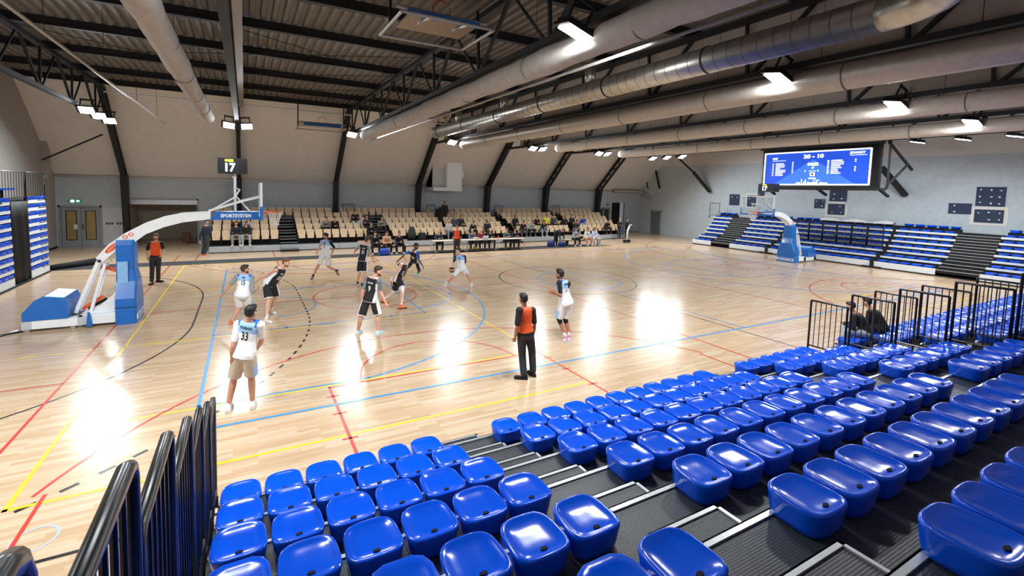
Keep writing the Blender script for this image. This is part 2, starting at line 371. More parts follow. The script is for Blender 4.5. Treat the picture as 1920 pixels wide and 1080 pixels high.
single('hanging_brace', MB().bar((-5.6, 20.9, 6.2), (-8.7, 23.5, 4.9), .06), STEEL, 'thin black brace between the left column and the left wall', 'brace')

# ---------------------------------------------------------------- flood lamps
def lamp(x, y, z, label, grp, tilt=0):
    tilt = -.5 if y > 8 else .22
    t = thing('flood_lamp', label, 'lamp', (x, y, z), grp)
    part('housing', MB().box(-.3, .3, -.24, .24, .02, .08), BLACK, t, world=False)
    fin = MB()
    for k in range(9): fin.box(-.28+k*.065, -.265+k*.065, -.2, .2, .08, .16)
    part('cooling_fins', fin, BLACK, t, world=False, kind='stuff')
    part('lens', MB().box(-.2, .28, -.21, .21, .0, .02), LENS, t, world=False)
    part('bracket', MB().bar((-.2, 0, .16), (-.2, 0, .55), .04).bar((.2, 0, .16), (.2, 0, .55), .04).bar((-.24, 0, .55), (.24, 0, .55), .05), STEEL, t, world=False)
    ld = bpy.data.lights.new('led_light', 'AREA'); ld.shape = 'RECTANGLE'; ld.size = .46; ld.size_y = .4; ld.energy = LAMP_W; ld.color = LAMP_C; ld.spread = math.radians(165)
    lo = link('led_light', ld, t); lo.location = (.04, 0, -.012)
    t.rotation_euler = (tilt, 0, 0) if abs(x-TRX[0]-.35) < .1 or abs(x-TRX[6]) < .1 else (tilt, (.3 if y < 8 else .12)*(1 if x < min(TRX, key=lambda q: abs(q-x)) else -1), 0)
    return t
names = ['first', 'second', 'third', 'fourth', 'fifth', 'sixth', 'seventh']
for i in range(1, 6):
    for ye, wh in ((17.8, 'far'), (-1.5, 'near')):
        for s in (-1, 1):
            lamp(TRX[i]+(.52 if ye < 8 else .4)*s, ye, 6.74 if ye < 8 else 6.78, '%s lamp of the pair at the %s end of the %s truss from the left' % ('left' if s < 0 else 'right', wh, names[i]), 'flood lamps under the roof trusses')
for i, ys in ((0, (20.0, 18.2, 16.4, .6, -.9, -2.4)), (6, (18.6, 17.2, 15.8, 2.2, .6, -1.0))):
    for k, y in enumerate(ys):
        lamp(TRX[i]+(.35 if i == 0 else 0), y, 6.8, '%s lamp in the row of three, %s end of the %s truss from the left' % (('far', 'middle', 'near')[k % 3], 'far' if k < 3 else 'near', names[i]), 'flood lamps under the roof trusses')

# ---------------------------------------------------------------- ducts, pipes under the roof
def fabric_duct(x, z, rad, y0, y1, label, m, amp=.02, seed=1):
    rd = random.Random(seed); t = thing('air_duct', label, 'duct', (x, y1, z)); rings = []; n = 20; N = 70
    for i in range(N+1):
        y = y1+(y0-y1)*i/N; rr = rad*(1+amp*math.sin(i*.9+seed)+amp*rd.uniform(-1, 1)); sq = .06*math.sin(i*.37+seed) if amp > .01 else 0
        if i == 0: rr *= .75
        rings.append([(x+rr*(1+sq)*math.cos(2*PI*k/n), y, z+rr*(1-sq)*math.sin(2*PI*k/n)+(amp*.6*math.sin(i*1.7+k))*.3) for k in range(n)])
    part('duct_sleeve', MB().loft(rings), m, t, True)
    bd = MB()
    for i in range(1, 7):
        y = y1+(y0-y1)*i/7
        bd.loft([[(x+rad*1.03*math.cos(2*PI*k/n), yy, z+rad*1.03*math.sin(2*PI*k/n)) for k in range(n)] for yy in (y-.015, y+.015)])
        part('seam_band', bd, mat('seam_grey', '#6d655f', .8), t); bd = MB()
    for i in range(9):
        y = y1+(y0-y1)*(i+.5)/9; part('hanger_wire', MB().tube([(x, y, z+rad), (x, y, 8.6 if abs(x-.45) > 2 else 8.6)], .006, 4), STEEL, t)
    return t
fabric_duct(-.64, 6.72, .25, -6, 15.0, 'long grey fabric air duct hanging left of the centre roof truss', FABRIC, .03, 2)
fabric_duct(6.5, 6.66, .26, -5.8, 16.6, 'wrinkled grey fabric air duct under the third roof truss', FABRIC, .035, 5)
fabric_duct(18.7, 6.68, .27, -6, 15.6, 'smooth beige fabric air duct under the fifth roof truss', mat('duct_fabric_beige', '#c8beb3', .8), .006, 3)
fabric_duct(24.7, 6.68, .27, -6, 16.2, 'smooth beige fabric air duct under the sixth roof truss', mat('duct_fabric_beige', '#c8beb3', .8), .006, 4)
fabric_duct(12.65, 6.62, .30, -6, 17.0, 'smooth silver air duct under the fourth roof truss', mat('silver_sleeve', '#b3aaa1', .42, .35), .003, 6)
sp = thing('spiral_duct', 'shiny spiral wound galvanised duct with an elbow above the seats', 'duct', (10.3, 15.5, 7))
XS, ZS, RS = 10.3, 7.02, .30
part('straight_run', MB().tube([(XS, 15.5, ZS), (XS, -4.2, ZS)], RS, 24), GALV, sp, True)
part('elbow', MB().tube([(XS-1.1*(1-math.cos(a)), -4.2-1.1*math.sin(a), ZS) for a in [PI/2*k/8 for k in range(9)]]+[(XS-2.2, -5.3, ZS), (XS-3.0, -5.3, ZS)], RS, 24), GALV, sp, True)
part('end_cap', MB().tube([(XS, 15.62, ZS), (XS, 15.5, ZS)], RS*1.04, 24), GREYP, sp)
y = 15.0; k = 0
while y > -4.2:
    thick = k % 10 == 0
    part('clamp_ring' if thick else 'spiral_seam', MB().tube([(XS, y, ZS), (XS, y-(.05 if thick else .012), ZS)], RS*(1.05 if thick else 1.012), 24), STEEL if thick else mat('seam_dark', '#5d564c', .5, .6), sp, True); y -= .32; k += 1
for y in (12.6, 8.2, 3.0):
    st = part('vertical_stub', MB().tube([(XS, y, ZS+.2), (XS, y, ZS+.75)], .17, 14), GALV, sp, True)
    for k in range(4): part('bellow_ring', MB().tube([(XS, y, ZS+.36+k*.1), (XS, y, ZS+.40+k*.1)], .185, 14), BLACK, st) if 0 else None
for x, y1, l in ((-2.66, 18.3, 'left'), (7.6, 19.2, 'middle')):
    t = thing('ceiling_tube', 'thin white tube running across the hall roof on the %s' % l, 'tube', (x, y1, 6.72))
    part('tube', MB().tube([(x, y1, 6.72), (x, -4.7, 6.72)], .036, 8), GREYP, t, True)
    for k in range(6): part('hanger_wire', MB().tube([(x, y1-2-k*4.2, 6.75), (x, y1-2-k*4.2, 8.6)], .006, 4), STEEL, t)
single('sprinkler_pipe', MB().tube([(-5.3, 20.0, 8.2), (XR-1, 20.0, 8.2)], .035, 8), WHITEM, 'white pipe running along the eaves above the far wall', 'pipe')
single('box_gutter', MB().box(.53, .75, -5.8, 20.3, 8.1, 8.45), mat('gutter_grey', '#8f857b', .6), 'square grey box trunking along the centre roof truss', 'trunking')
t = thing('speaker_cluster', 'round plate with four horn loudspeakers hanging under the roof', 'loudspeaker', (8.6, 11.0, 7.2))
part('mounting_plate', MB().tube([(8.6, 11, 7.42), (8.6, 11, 7.46)], .5, 20), GREYP, t)
for k in range(4):
    a = PI/4+k*PI/2; q = part('horn', MB().bar((8.6+.12*math.cos(a), 11+.12*math.sin(a), 7.3), (8.6+.46*math.cos(a), 11+.46*math.sin(a), 7.08), .3, .32), mat('horn_beige', '#8d8179', .6), t)
for k in range(3): part('hanger_wire', MB().tube([(8.6+.3*math.cos(k*2.1), 11+.3*math.sin(k*2.1), 7.46), (8.6, 11, 8.6)], .01, 4), STEEL, t)
single('wall_speaker', MB().box(17.9, 18.5, 8.2, 9.0, 7.5, 7.95), BLACK, 'black box loudspeaker on the fifth roof truss', 'loudspeaker')
# folded ceiling baskets
def hoist(x, y, z, w, label):
    t = thing('ceiling_basket', label, 'basketball hoop', (x, y, z))
    for a, b in (((-w, -.9, 0), (w, -.9, 0)), ((-w, .9, 0), (w, .9, 0)), ((-w, -.9, 0), (-w, .9, 0)), ((w, -.9, 0), (w, .9, 0)), ((-w, -.5, .25), (w, -.5, .25)), ((-w, .5, .3), (w, .5, .3)), ((-w*.4, -.9, 0), (-w*.4, .9, .3)), ((w*.4, -.9, 0), (w*.4, .9, .3))):
        part('frame_tube', MB().tube([V(a), V(b)], .04, 6), GREYP, t, world=False)
    part('backboard', MB().box(-w*.75, w*.75, -.55, .5, .12, .16), mat('wood_board', '#8f7d66', .5), t, world=False)
    part('blue_edge', MB().box(-w*.8, w*.8, -.62, -.55, .08, .2), BLUEP, t, world=False)
    part('rim', MB().tube([(.22*math.cos(k*PI/8), -.35, .42+.22*math.sin(k*PI/8)) for k in range(17)], .014, 6), ORANGE, t, world=False)
    for sx in (-w, w): part('hanger', MB().bar((sx, 0, 0), (sx, 0, 8.5-z), .06), STEEL, t, world=False)
    return t
hoist(4.7, 19.2, 7.15, 1.25, 'folded ceiling basket with orange rim above the far wall, left of the third truss')
hoist(5.0, 2.6, 7.75, 1.15, 'folded ceiling basket with wooden board at the top centre')
hoist(22.0, 15.0, 7.3, 1.3, 'folded ceiling basket behind the fifth roof truss on the far side')
hoist(22.4, 1.0, 7.3, 1.3, 'folded ceiling basket behind the fifth roof truss on the near side')

# ---------------------------------------------------------------- court lines (painted on the floor)
def seg(mb, a, b, w, z):
    a = V((*a, z)); b = V((*b, z)); d = (b-a).normalized(); n_ = V((-d.y, d.x, 0))*w/2; d = d*w/2
    mb.add([a-d-n_, b+d-n_, b+d+n_, a-d+n_], [(0, 1, 2, 3)])
def arc(mb, c, R_, a0, a1, w, z, dash=None):
    N = max(12, int(abs(a1-a0)/PI*64)); P = lambda a, q: (c[0]+q*math.cos(a), c[1]+q*math.sin(a), z)
    for k in range(N):
        a, b = a0+(a1-a0)*k/N, a0+(a1-a0)*(k+1)/N
        mb.add([P(a, R_-w/2), P(a, R_+w/2), P(b, R_+w/2), P(b, R_-w/2)], [(0, 1, 2, 3)])
def basketline(T):
    """a full basketball court; T maps court (x 0..28, y 0..15) to floor"""
    mb = MB(); return mb
blue = MB(); z = .0040; w = .06
for a, b in (((0, 0), (28, 0)), ((0, 15), (28, 15)), ((0, 0), (0, 15)), ((28, 0), (28, 15))): seg(blue, a, b, w, z)
seg(blue, (14, 0), (14, 15), .035, z); arc(blue, (14, 7.5), 1.8, 0, 2*PI, .05, z)
for s in (0, 1):
    X = lambda v: v if s == 0 else 28-v; A = lambda a: a if s == 0 else PI-a
    for y in (5.05, 9.95):
        seg(blue, (X(0), y), (X(5.8), y), .04, z); seg(blue, (X(2.6), y+(-.05 if y < 7 else .05)), (X(3.0), y+(-.05 if y < 7 else .05)), .1, z)
        for q in (1.75, 3.85, 4.7): seg(blue, (X(q), y-.08), (X(q), y+.08), .05, z)
    seg(blue, (X(5.8), 5.05), (X(5.8), 9.95), .05, z); arc(blue, (X(5.8), 7.5), 1.8, A(-PI/2), A(PI/2), .05, z); arc(blue, (X(1.575), 7.5), 1.25, A(-PI/2), A(PI/2), .04, z)
    for y in (.9, 14.1): seg(blue, (X(0), y), (X(2.99), y), .05, z)
    th = math.asin(6.6/6.75); arc(blue, (X(1.575), 7.5), 6.75, A(-th), A(th), .055, z)
struct('blue_court_line', blue, line_mat('line_blue', '#3f92d4'), floor)
red = MB(); z = .0032
for cx in (4.64, 25.7):
    for a, b in (((cx-7.03, -5.05), (cx-7.03, 20.4)), ((cx+7.03, -5.05), (cx+7.03, 20.4)), ((cx-7.03, 8), (cx+7.03, 8))): seg(red, a, b, .045, z)
    arc(red, (cx, 8), 1.8, 0, 2*PI, .045, z)
    for sg_, yb in ((1, -5.05), (-1, 21.05)):
        Y = lambda v: yb+sg_*v
        for q in (-2.45, 2.45):
            seg(red, (cx+q, Y(0)), (cx+q, Y(5.8)), .05, z)
            for v in (3.85, 4.7, 5.4): seg(red, (cx+q-.1, Y(v)), (cx+q+.1, Y(v)), .04, z)
        seg(red, (cx-2.45, Y(5.8)), (cx+2.45, Y(5.8)), .045, z); arc(red, (cx, Y(5.8)), 1.8, 0, sg_*PI, .045, z)
        th = math.acos(6.25/6.75); arc(red, (cx, Y(1.575)), 6.75, sg_*th, sg_*(PI-th), .045, z)
        for q in (-6.13, 6.13): seg(red, (cx+q, Y(0)), (cx+q, Y(4.1)), .045, z)
seg(red, (-3.6, 2.96), (-2.4, 2.96), .035, z); seg(red, (-8.5, 2.9), (-3.6, 2.96), .035, z)
struct('red_court_line', red, line_mat('line_red', '#c43a30'), floor)
yel = MB(); z = .0024
for x0 in (-1.8, 20.9):
    x1 = x0+8.9
    for a, b in (((x0, -1.1), (x1, -1.1)), ((x0, 16.9), (x1, 16.9)), ((x0, -1.1), (x0, 16.9)), ((x1, -1.1), (x1, 16.9)), ((x0, 4.9), (x1, 4.9)), ((x0, 10.9), (x1, 10.9)), ((x0+.6, .83), (x1, .83))): seg(yel, a, b, .05, z)
    for k in range(4): seg(yel, (x0-.35-k*.5, 4.9), (x0-.1-k*.5, 4.9), .05, z)
struct('yellow_court_line', yel, line_mat('line_yellow', '#eccb26'), floor)
blk = MB(); z = .0016
for xg, sg_ in ((-6.55, 1), (33.8, -1)):
    A = lambda a: a if sg_ > 0 else PI-a
    seg(blk, (xg+sg_*6, 6.4), (xg+sg_*6, 9.5), .05, z); arc(blk, (xg, 9.5), 6, A(0), A(PI/2), .05, z); arc(blk, (xg, 6.4), 6, A(0), A(-PI/2), .05, z)
    L9 = []; q = 6.4
    for k in range(34):
        a = -PI/2*.99+k*PI/2/34; arc(blk, (xg, 6.4), 9, A(a), A(a+.022), .06, z); a = PI/2*.99-k*PI/2/34; arc(blk, (xg, 9.5), 9, A(a), A(a-.022), .06, z)
    for k in range(8): seg(blk, (xg+sg_*9, 6.45+k*.38), (xg+sg_*9, 6.6+k*.38), .06, z)
seg(blk, (13.62, -2.2), (13.62, 17.9), .045, z); arc(blk, (13.62, 7.9), 3, 0, 2*PI, .05, z); seg(blk, (-6.5, -2.2), (33.8, -2.2), .05, z)
struct('black_court_line', blk, line_mat('line_black', '#1e1e20'), floor)
wr = MB(); arc(wr, (-1.32, -1.8), .2, 0, 2*PI, .03, .002); arc(wr, (2.68, .1), .1, 0, 2*PI, .02, .002)
struct('socket_ring', wr, line_mat('line_grey', '#a9b2ba'), floor)
# black carpet strip along the far side
cs = MB().box(-6.9, 13.5, 16.95, 18.1, 0, .012); cs.add([(13.5, 16.95, .012), (25.2, 16.9, .012), (22.5, 18.3, .012), (13.5, 18.1, .012)], [(0, 1, 2, 3)])
single('carpet_runner', cs, mat('carpet_charcoal', '#2f3236', .9), 'charcoal carpet runner laid along the far side of the court', 'carpet')
# ---------------------------------------------------------------- blue plastic seat (local: faces +y, origin on the deck)
def seat_mesh(n, fine):
    def ring(hx, hy, z, e=3.6):
        q = []
        for k in range(n):
            a = 2*PI*(k+.5)/n; c, s = math.cos(a), math.sin(a)
            X = hx*math.copysign(abs(c)**(2/e), c); Y = hy*math.copysign(abs(s)**(2/e), s)
            q.append((X*(1-.06*Y/.2), Y, z+.004*Y/.2*(1 if z > .1 else 0)-(.006*(abs(X)/.2)**2 if z > .15 else 0)))
        return q
    rs = [ring(.16, .155, .006), ring(.182, .175, .012), ring(.19, .182, .05), ring(.203, .192, .14), ring(.209, .197, .178), ring(.207, .195, .192), ring(.2, .188, .2), ring(.188, .177, .2), ring(.172, .162, .192), ring(.14, .13, .182), ring(.09, .08, .176), ring(.03, .03, .175)] if fine else \
         [ring(.17, .165, .03), ring(.203, .192, .14), ring(.208, .196, .19), ring(.195, .183, .2), ring(.15, .14, .184), ring(.05, .04, .176)]
    mb = MB().loft(rs); return mb
seat_me = fixn(seat_mesh(32, True).mesh('seat_shell', SEATB, True))
hole_me = fixn(MB().loft([[(.028*math.cos(2*PI*k/12), -.118+.014*math.sin(2*PI*k/12), z) for k in range(12)] for z in (.165, .1872)]).mesh('drain_hole', HOLE))
mount_me = fixn(MB().box(-.1, .1, -.1, .1, .0, .034).mesh('seat_mount', BLKM))
SEATS = []   # (pos, rotz, scale, label, group, row_scale)
def near_rowy(k): return -2.53-.788*(k-1)
def near_deck(k): return .225+.292*(k-1)
def near_front(k): return -2.38-.788*(k-1)
NB = (('left', .69, 6, .45), ('middle', 4.21, 11, .4525), ('right', 10.03, 6, .452))
for k in range(1, 8):
    for nm, x0, cnt, st in NB:
        for i in range(cnt):
            SEATS.append((V((x0+st*i, near_rowy(k), near_deck(k))), 0, (1, 1, 1), 'blue seat, %s from left, %s row, %s near block' % (ORD[i], ORD[k-1], nm), 'blue seats of the near stand'))
for k in range(1, 6):
    for i in range(38):
        SEATS.append((V((14.15+.45*i, near_rowy(k), near_deck(k))), 0, (1, 1, 1), 'blue seat, %s from the rail, %s row, stand beyond the two seated spectators' % (ORD[i], ORD[k-1]), 'blue seats of the far near-side block'))
def tiers(t, x0, x1, rows, aisles):
    for k in range(1, rows+1):
        yf, yb, z = near_front(k), near_front(k+1)-.02, near_deck(k)
        part('tier', MB().box(x0, x1, yb, yf, max(0, z-.5) if k > 1 else 0, z), RUB, t)
        part('nosing', MB().box(x0, x1, yf-.035, yf+.012, z+.001, z+.014).box(x0, x1, yf+.001, yf+.012, z-.035, z+.014), ALU, t)
        for a0, a1 in aisles:
            zs = z-.146; ys = yf+.33
            if zs < .02: continue
            part('step_box', MB().box(a0, a1, yf, ys, zs-.15 if k > 1 else 0, zs), RUB, t)
            part('step_nosing', MB().box(a0, a1, ys-.03, ys+.01, zs, zs+.012).box(a0, a1, ys-.0, ys+.01, zs-.03, zs+.012).box(a1-.03, a1, yf+.01, ys, zs, zs+.012).box(a0, a0+.03, yf+.01, ys, zs, zs+.012), ALU, t)
near = thing('telescopic_stand', 'near telescopic stand with black ribbed decks under the blue seats', 'grandstand', (6.5, -5, 0))
tiers(near, .45, 12.55, 9, ((3.24, 3.97), (9.08, 9.8)))
nf = thing('telescopic_stand', 'near side telescopic stand beyond the gap, behind the two seated spectators', 'grandstand', (22, -4, 0))
tiers(nf, 13.72, 31.4, 6, ())
part('side_panel', MB().box(13.68, 13.72, near_front(7), near_front(1), 0, .22), BLKM, nf)

# ---------------------------------------------------------------- guard rails
def rail(p0, p1, z0, z1, nb, label, grp, rad=.022, post=True):
    p0 = V((*p0, 0)); p1 = V((*p1, 0)); c = (p0+p1)/2; t = thing('guard_rail', label, 'railing', (c.x, c.y, z0), grp)
    d = (p1-p0).normalized(); R_ = .055 if rad > .025 and p0.x < 1 else .012
    def P(s, z): return p0+d*s+V((0, 0, z))
    Lh = (p1-p0).length
    pts = [P(0, z0-.12), P(0, z1-R_), P(R_*.3, z1-R_*.3), P(R_, z1), P(Lh-R_, z1), P(Lh-R_*.3, z1-R_*.3), P(Lh, z1-R_), P(Lh, z0-.12)]
    part('frame', MB().tube(pts, rad, 14), BLACK, t, True)
    part('bottom_bar', MB().tube([P(0, z0), P(Lh, z0)], rad*.8, 6), BLACK, t)
    for k in range(1, nb+1):
        part('bar', MB().tube([P(Lh*k/(nb+1), z0), P(Lh*k/(nb+1), z1)], rad*.42, 6), BLACK, t)
    for s in (0, Lh): part('foot_clamp', MB().box(*sorted((P(s, 0).x-.035, P(s, 0).x+.035)), P(s, 0).y-.035, P(s, 0).y+.035, z0-.2, z0-.1), STEEL, t)
    return t
for k in range(1, 8):
    zt = 1.515+.3*(k-1)
    rail((.42, near_front(k)-.0), (.42, near_front(k)-.73), .42+.29*(k-1), zt, 6, 'black guard rail at the left end of the %s row of the near stand' % ORD[k-1], 'rails at the left end of the near stand', .027)
for k in range(1, 6):
    rail((12.62, near_front(k)-.0), (12.62, near_front(k)-.72), .45+.29*(k-1), 1.515+.3*(k-1), 6, 'black guard rail at the right end of the %s row of the near stand' % ORD[k-1], 'rails at the right end of the near stand', .022)
for k in range(2, 6):
    rail((13.65, near_front(k)), (13.65, near_front(k)-.72), .45+.29*(k-1), 1.515+.3*(k-1), 6, 'black guard rail beside the two seated spectators, at the %s row of their stand' % ORD[k-1], 'rails at the end of the far near-side block', .02)

# ---------------------------------------------------------------- right stand (blue seats, white fascias)
RF = [32.9, 33.6, 34.35, 34.55, 34.85, 35.1, 35.3, 35.75]
RSEC = [(14.5, 16.1), (10.4, 13.0), (4.5, 10.25), (1.75, 4.35), (-2.2, .15)]
rs = thing('telescopic_stand', 'telescopic stand along the right wall with white fascias and two black stairs', 'grandstand', (34.5, 7, 0))
for k in range(1, 8):
    z = .34+.295*(k-1); x0, x1 = RF[k-1], RF[k] if k < 7 else 36.55
    part('tier', MB().box(x0+.02, x1+.02, -2.2, 16.1, max(0, z-.6), z), BLKM, rs)
    for a, b in RSEC:
        part('fascia', MB().box(x0-.02, x0+.02, a, b, z-.06 if k > 1 else .07, z+.05), FASC, rs)
        n = int((b-a-.05)/.45); run = RF[k]-x0; sc = (1, 1, .75) if run > .5 else (1, .55, .75)
        for i in range(n):
            SEATS.append((V((x0+.05+.2*sc[1], b-.3-i*(b-a-.15)/n, z)), PI/2, sc, 'blue seat, %s from left, %s row, right stand, %s' % (ORD[i], ORD[k-1], ('left end section', 'second section', 'middle section', 'fourth section', 'right end section')[RSEC.index((a, b))]), 'blue seats of the right stand'))
    for a, b in ((13.0, 14.5), (.15, 1.75)):
        d = min(.3, (x0-RF[k-2])*.55) if k > 1 else .3
        part('stair_step', MB().box(x0-d*(k > 1), x0+.02, a, b, max(0, z-.6), z-.147).box(x0, x0+.05, a, b, max(0, z-.6), z), BLKM, rs)
        part('stair_nosing', MB().box(x0-.03, x0+.03, a, b, z-.012, z+.012), ALU, rs); 
        if k > 1: part('stair_nosing', MB().box(x0-d-.02, x0-d+.03, a, b, z-.16, z-.137), ALU, rs)
part('plinth', MB().box(32.86, 32.95, -2.2, 16.1, 0, .06), BLKM, rs)
for y in (10.32, 4.42):
    for k in range(1, 4):
        z = .34+.295*(k-1); part('support_post', MB().box(RF[k-1]-.06, RF[k-1]+.03, y-.09, y+.09, max(.0, z-.25), z+.18), BLKM, rs)
    part('support_foot', MB().box(32.78, 32.86, y-.45, y+.45, .05, .1), BLKM, rs)
for a, b in RSEC:
    n = int((b-a)/.5)
    for i in range(n):
        SEATS.append((V((36.1, b-.3-i*.5, 2.36)), PI/2, (1, 1, .8), 'raised blue seat, %s from left on top of the right stand, %s' % (ORD[i], ('left end section', 'second section', 'middle section', 'fourth section', 'right end section')[RSEC.index((a, b))]), 'raised seats on the right stand'))
part('top_platform', MB().box(35.8, 36.6, -2.2, 16.1, 2.11, 2.2), BLKM, rs)
part('seat_pedestals', MB().box(36.0, 36.15, 14.5, 16, 2.2, 2.38).box(36.0, 36.15, 1.8, 13, 2.2, 2.38).box(36.0, 36.15, -2.1, .1, 2.2, 2.38), BLKM, rs)
for k in range(6):
    rail((34.2, 9.2-.79*k), (34.2, 9.2-.79*k-.74), 1.24, 2.35, 9, 'black guard rail standing in front of the right stand, %s from the left' % ORD[k], 'rails in front of the right stand', .03)
rail((34.8, 16.1), (36.0, 16.1), 2.3, 3.28, 3, 'black guard rail on the top left corner of the right stand', 'rails on the right stand', .022)
sh = MB(); rd = random.Random(3)
sh.loft([[(36.1+.3*math.cos(a), 8.6-i*.32, 2.42+(.16+.06*math.sin(i*1.3))*max(0, math.sin(a))) for a in [PI*j/8 for j in range(9)]] for i in range(13)])
single('folded_sheet', sh, mat('white_sheet', '#dcdcd8', .7), 'crumpled white sheet lying on the top of the right stand', 'sheet', smooth=True)

# ---------------------------------------------------------------- left stand, pushed together
ls = thing('telescopic_stand', 'retracted telescopic stand along the left wall with stacked blue and white rows', 'grandstand', (-7.5, 14, 0))
LSEC = ((15.0, 16.77), (10.4, 13.54))
part('core', MB().box(XL+.02, -6.95, 10.4, 16.74, .05, 3.1), BLKM, ls)
part('plinth', MB().box(-7, -6.56, 10.4, 16.8, 0, .05), BLKM, ls)
for k in range(1, 11):
    zb = .35+.302*(k-1); xf = -6.6-.005*(k-1)
    for a, b in LSEC:
        part('fascia', MB().box(xf-.03, xf, a, b, zb-.125 if k > 1 else .06, zb), FASC, ls)
        part('deck_edge', MB().box(xf-.3, xf-.03, a, b, zb-.05, zb), BLKM, ls)
        part('gap_strip', MB().box(xf-.02, xf+.006, a+.95 if a > 14 else a+2.2, b, zb-.035, zb-.008) if a > 14 else MB().box(xf-.02, xf+.004, a, b, zb-.012, zb-.004), BLKM, ls)
        n = 4 if a > 14 else 7
        for i in range(n):
            SEATS.append((V((xf-.065, b-.22-i*(b-a-.02)/n, zb-.02)), -PI/2, (1.05, .42, .78), 'folded blue seat, %s from right, %s row up, left stand, %s of black cover' % (ORD[i], ORD[k-1], 'right' if a > 14 else 'left'), 'blue seats of the retracted left stand'))
cv = MB(); N = 14
cv.loft([[(-6.63-.02*math.sin(j*1.1+z)-.015*math.sin(j*.5), 13.56+1.42*j/N, z) for j in range(N+1)]+[(-6.8, 13.56+1.42*j/N, z) for j in range(N, -1, -1)] for z in (.05, .8, 1.6, 2.4, 3.05)])
single('stair_cover', cv, mat('black_tarpaulin', '#0e0e0f', .6, bump=.3, spec=.2), 'black tarpaulin hanging over the stair gap of the left stand', 'cover', smooth=True)
rail((-6.66, 14.97), (-6.66, 16.75), 3.2, 4.14, 7, 'black guard rail on the retracted left stand, right of the black column', 'rails on the left stand', .02)
rail((-6.66, 12.9), (-6.66, 14.85), 3.2, 4.14, 8, 'black guard rail on the retracted left stand, at the picture edge', 'rails on the left stand', .02)
bt = thing('seat_bench', 'raised blue bench row on the top of the retracted left stand', 'bench', (-7.2, 13, 3.1))
part('seat_board', MB().box(-7.3, -6.75, 11, 14.3, 3.48, 3.54), SEATB, bt)
for y in (12.0, 13.0, 14.1): part('leg', MB().box(-7.1, -7.0, y-.04, y+.04, 3.08, 3.48), BLKM, bt)

# ---------------------------------------------------------------- choose the 300 blue seats that show largest, the rest is one mass
mass = MB(); lo = seat_mesh(12, False)
rank = sorted(SEATS, key=lambda s: -cam_size(s[0], .4*s[2][1]**.5)); single_n = 0
for pos, rz, sc, lab, grp in rank:
    size = cam_size(pos, .4)
    if single_n < 300 and size > 0:
        o = link('blue_seat', seat_me); o.location = pos; o.rotation_euler = (0, 0, rz); o.scale = sc; tag(o, lab, 'seat', grp)
        if size > 16:
            link('drain_hole', hole_me, o); link('seat_mount', mount_me, o)
        single_n += 1
    else:
        c, s = math.cos(rz), math.sin(rz)
        mass.add([(pos.x+c*x*sc[0]-s*y*sc[1], pos.y+s*x*sc[0]+c*y*sc[1], pos.z+z*sc[2]) for x, y, z in lo.v], lo.f)
so = single('blue_seats', mass, SEATB, 'many small blue plastic seats in the rows furthest from the court centre', 'seats', smooth=True); so['kind'] = 'stuff'

# ---------------------------------------------------------------- far stand with beech seats
fs = thing('telescopic_stand', 'far telescopic stand with beech tip-up seats behind the scorers', 'grandstand', (14, 23, 0))
AIS = [(2.62, 3.6), (8.5, 9.5), (13.62, 13.72), (18.55, 19.38), (24.62, 25.42)]
for k in range(1, 6):
    z = .38+.302*(k-1); y0 = 20.6+.8*(k-1); part('tier', MB().box(-1.05, 29.9, y0, y0+.82 if k < 5 else 25.1, max(0, z-.5), z), BLKM, fs)
    part('tier_edge', MB().box(-1.05, 29.9, y0-.01, y0+.02, z-.06, z+.01), BLACK, fs)
xs = [-1.05, 2.6, 6.0, 8.5, 9.5, 13.6, 18.5, 19.4, 24.6, 25.45, 29.9]
for a, b in zip(xs, xs[1:]):
    if (a, b) in ((8.5, 9.5), (18.5, 19.4), (24.6, 25.45)): continue
    part('fascia', MB().box(a+.01, b-.01, 20.57, 20.6, .05, .38), mat('fascia_grey', '#aeb4b8', .5), fs)
for a, b in AIS:
    if b-a < .3: continue
    for k in range(10):
        y = 20.2+.4*k; z = .15*(k+1); st = part('stair_step', MB().box(a, b, y, y+.42, 0 if k < 2 else z-.3, z), BLKM, fs)
        part('stair_nosing', MB().box(a, b, y-.012, y+.025, z-.012, z+.012), ALU, fs)
def tip_seat():
    t = thing('beech_seat', '', 'seat', (0, 0, 0)); n = 10
    def curved(y, z0, z1, w0, w1, th, tilt):
        rings = []
        for zz, ww, yy in ((z0, w0, 0), (z0+(z1-z0)*.5, (w0+w1)/2, tilt*.5), (z1, w1, tilt)):
            fr = [(-ww/2+ww*j/6, y+yy-.03*math.cos((j-3)/3*1.3)+.03, zz) for j in range(7)]
            rings.append(fr+[(p[0], p[1]+th, p[2]) for p in fr[::-1]])
        return MB().loft(rings)
    part('backrest', curved(.0, .48, .81, .425, .435, .04, .07), BEECH, t, world=False)
    part('seat_pan', curved(-.16, .30, .60, .37, .41, .04, .05), BEECH, t, world=False)
    part('bracket', MB().box(-.255, -.225, -.14, .08, 0, .5).box(-.26, -.22, -.2, .1, 0, .05), BLACK, t, world=False)
    return t
proto = tip_seat(); first = True
BL = [('first', -.71, 7, (1, 2, 3, 4)), ('second', 3.85, 9, (1, 2, 3, 4)), ('third', 9.76, 8, (1, 2, 3, 4)), ('fourth', 14.15, 9, (1, 2, 3, 4)), ('fifth', 19.62, 10, (1, 2, 3, 4)), ('sixth', 25.68, 9, (1, 2, 3, 4))]
WSE = []
for bn, x0, cnt, rows in BL:
    for k in rows:
        for i in range(cnt): WSE.append((x0+.505*i, k, '%s from the left in the %s row of the %s block' % (ORD[i], ORD[k-1], bn)))
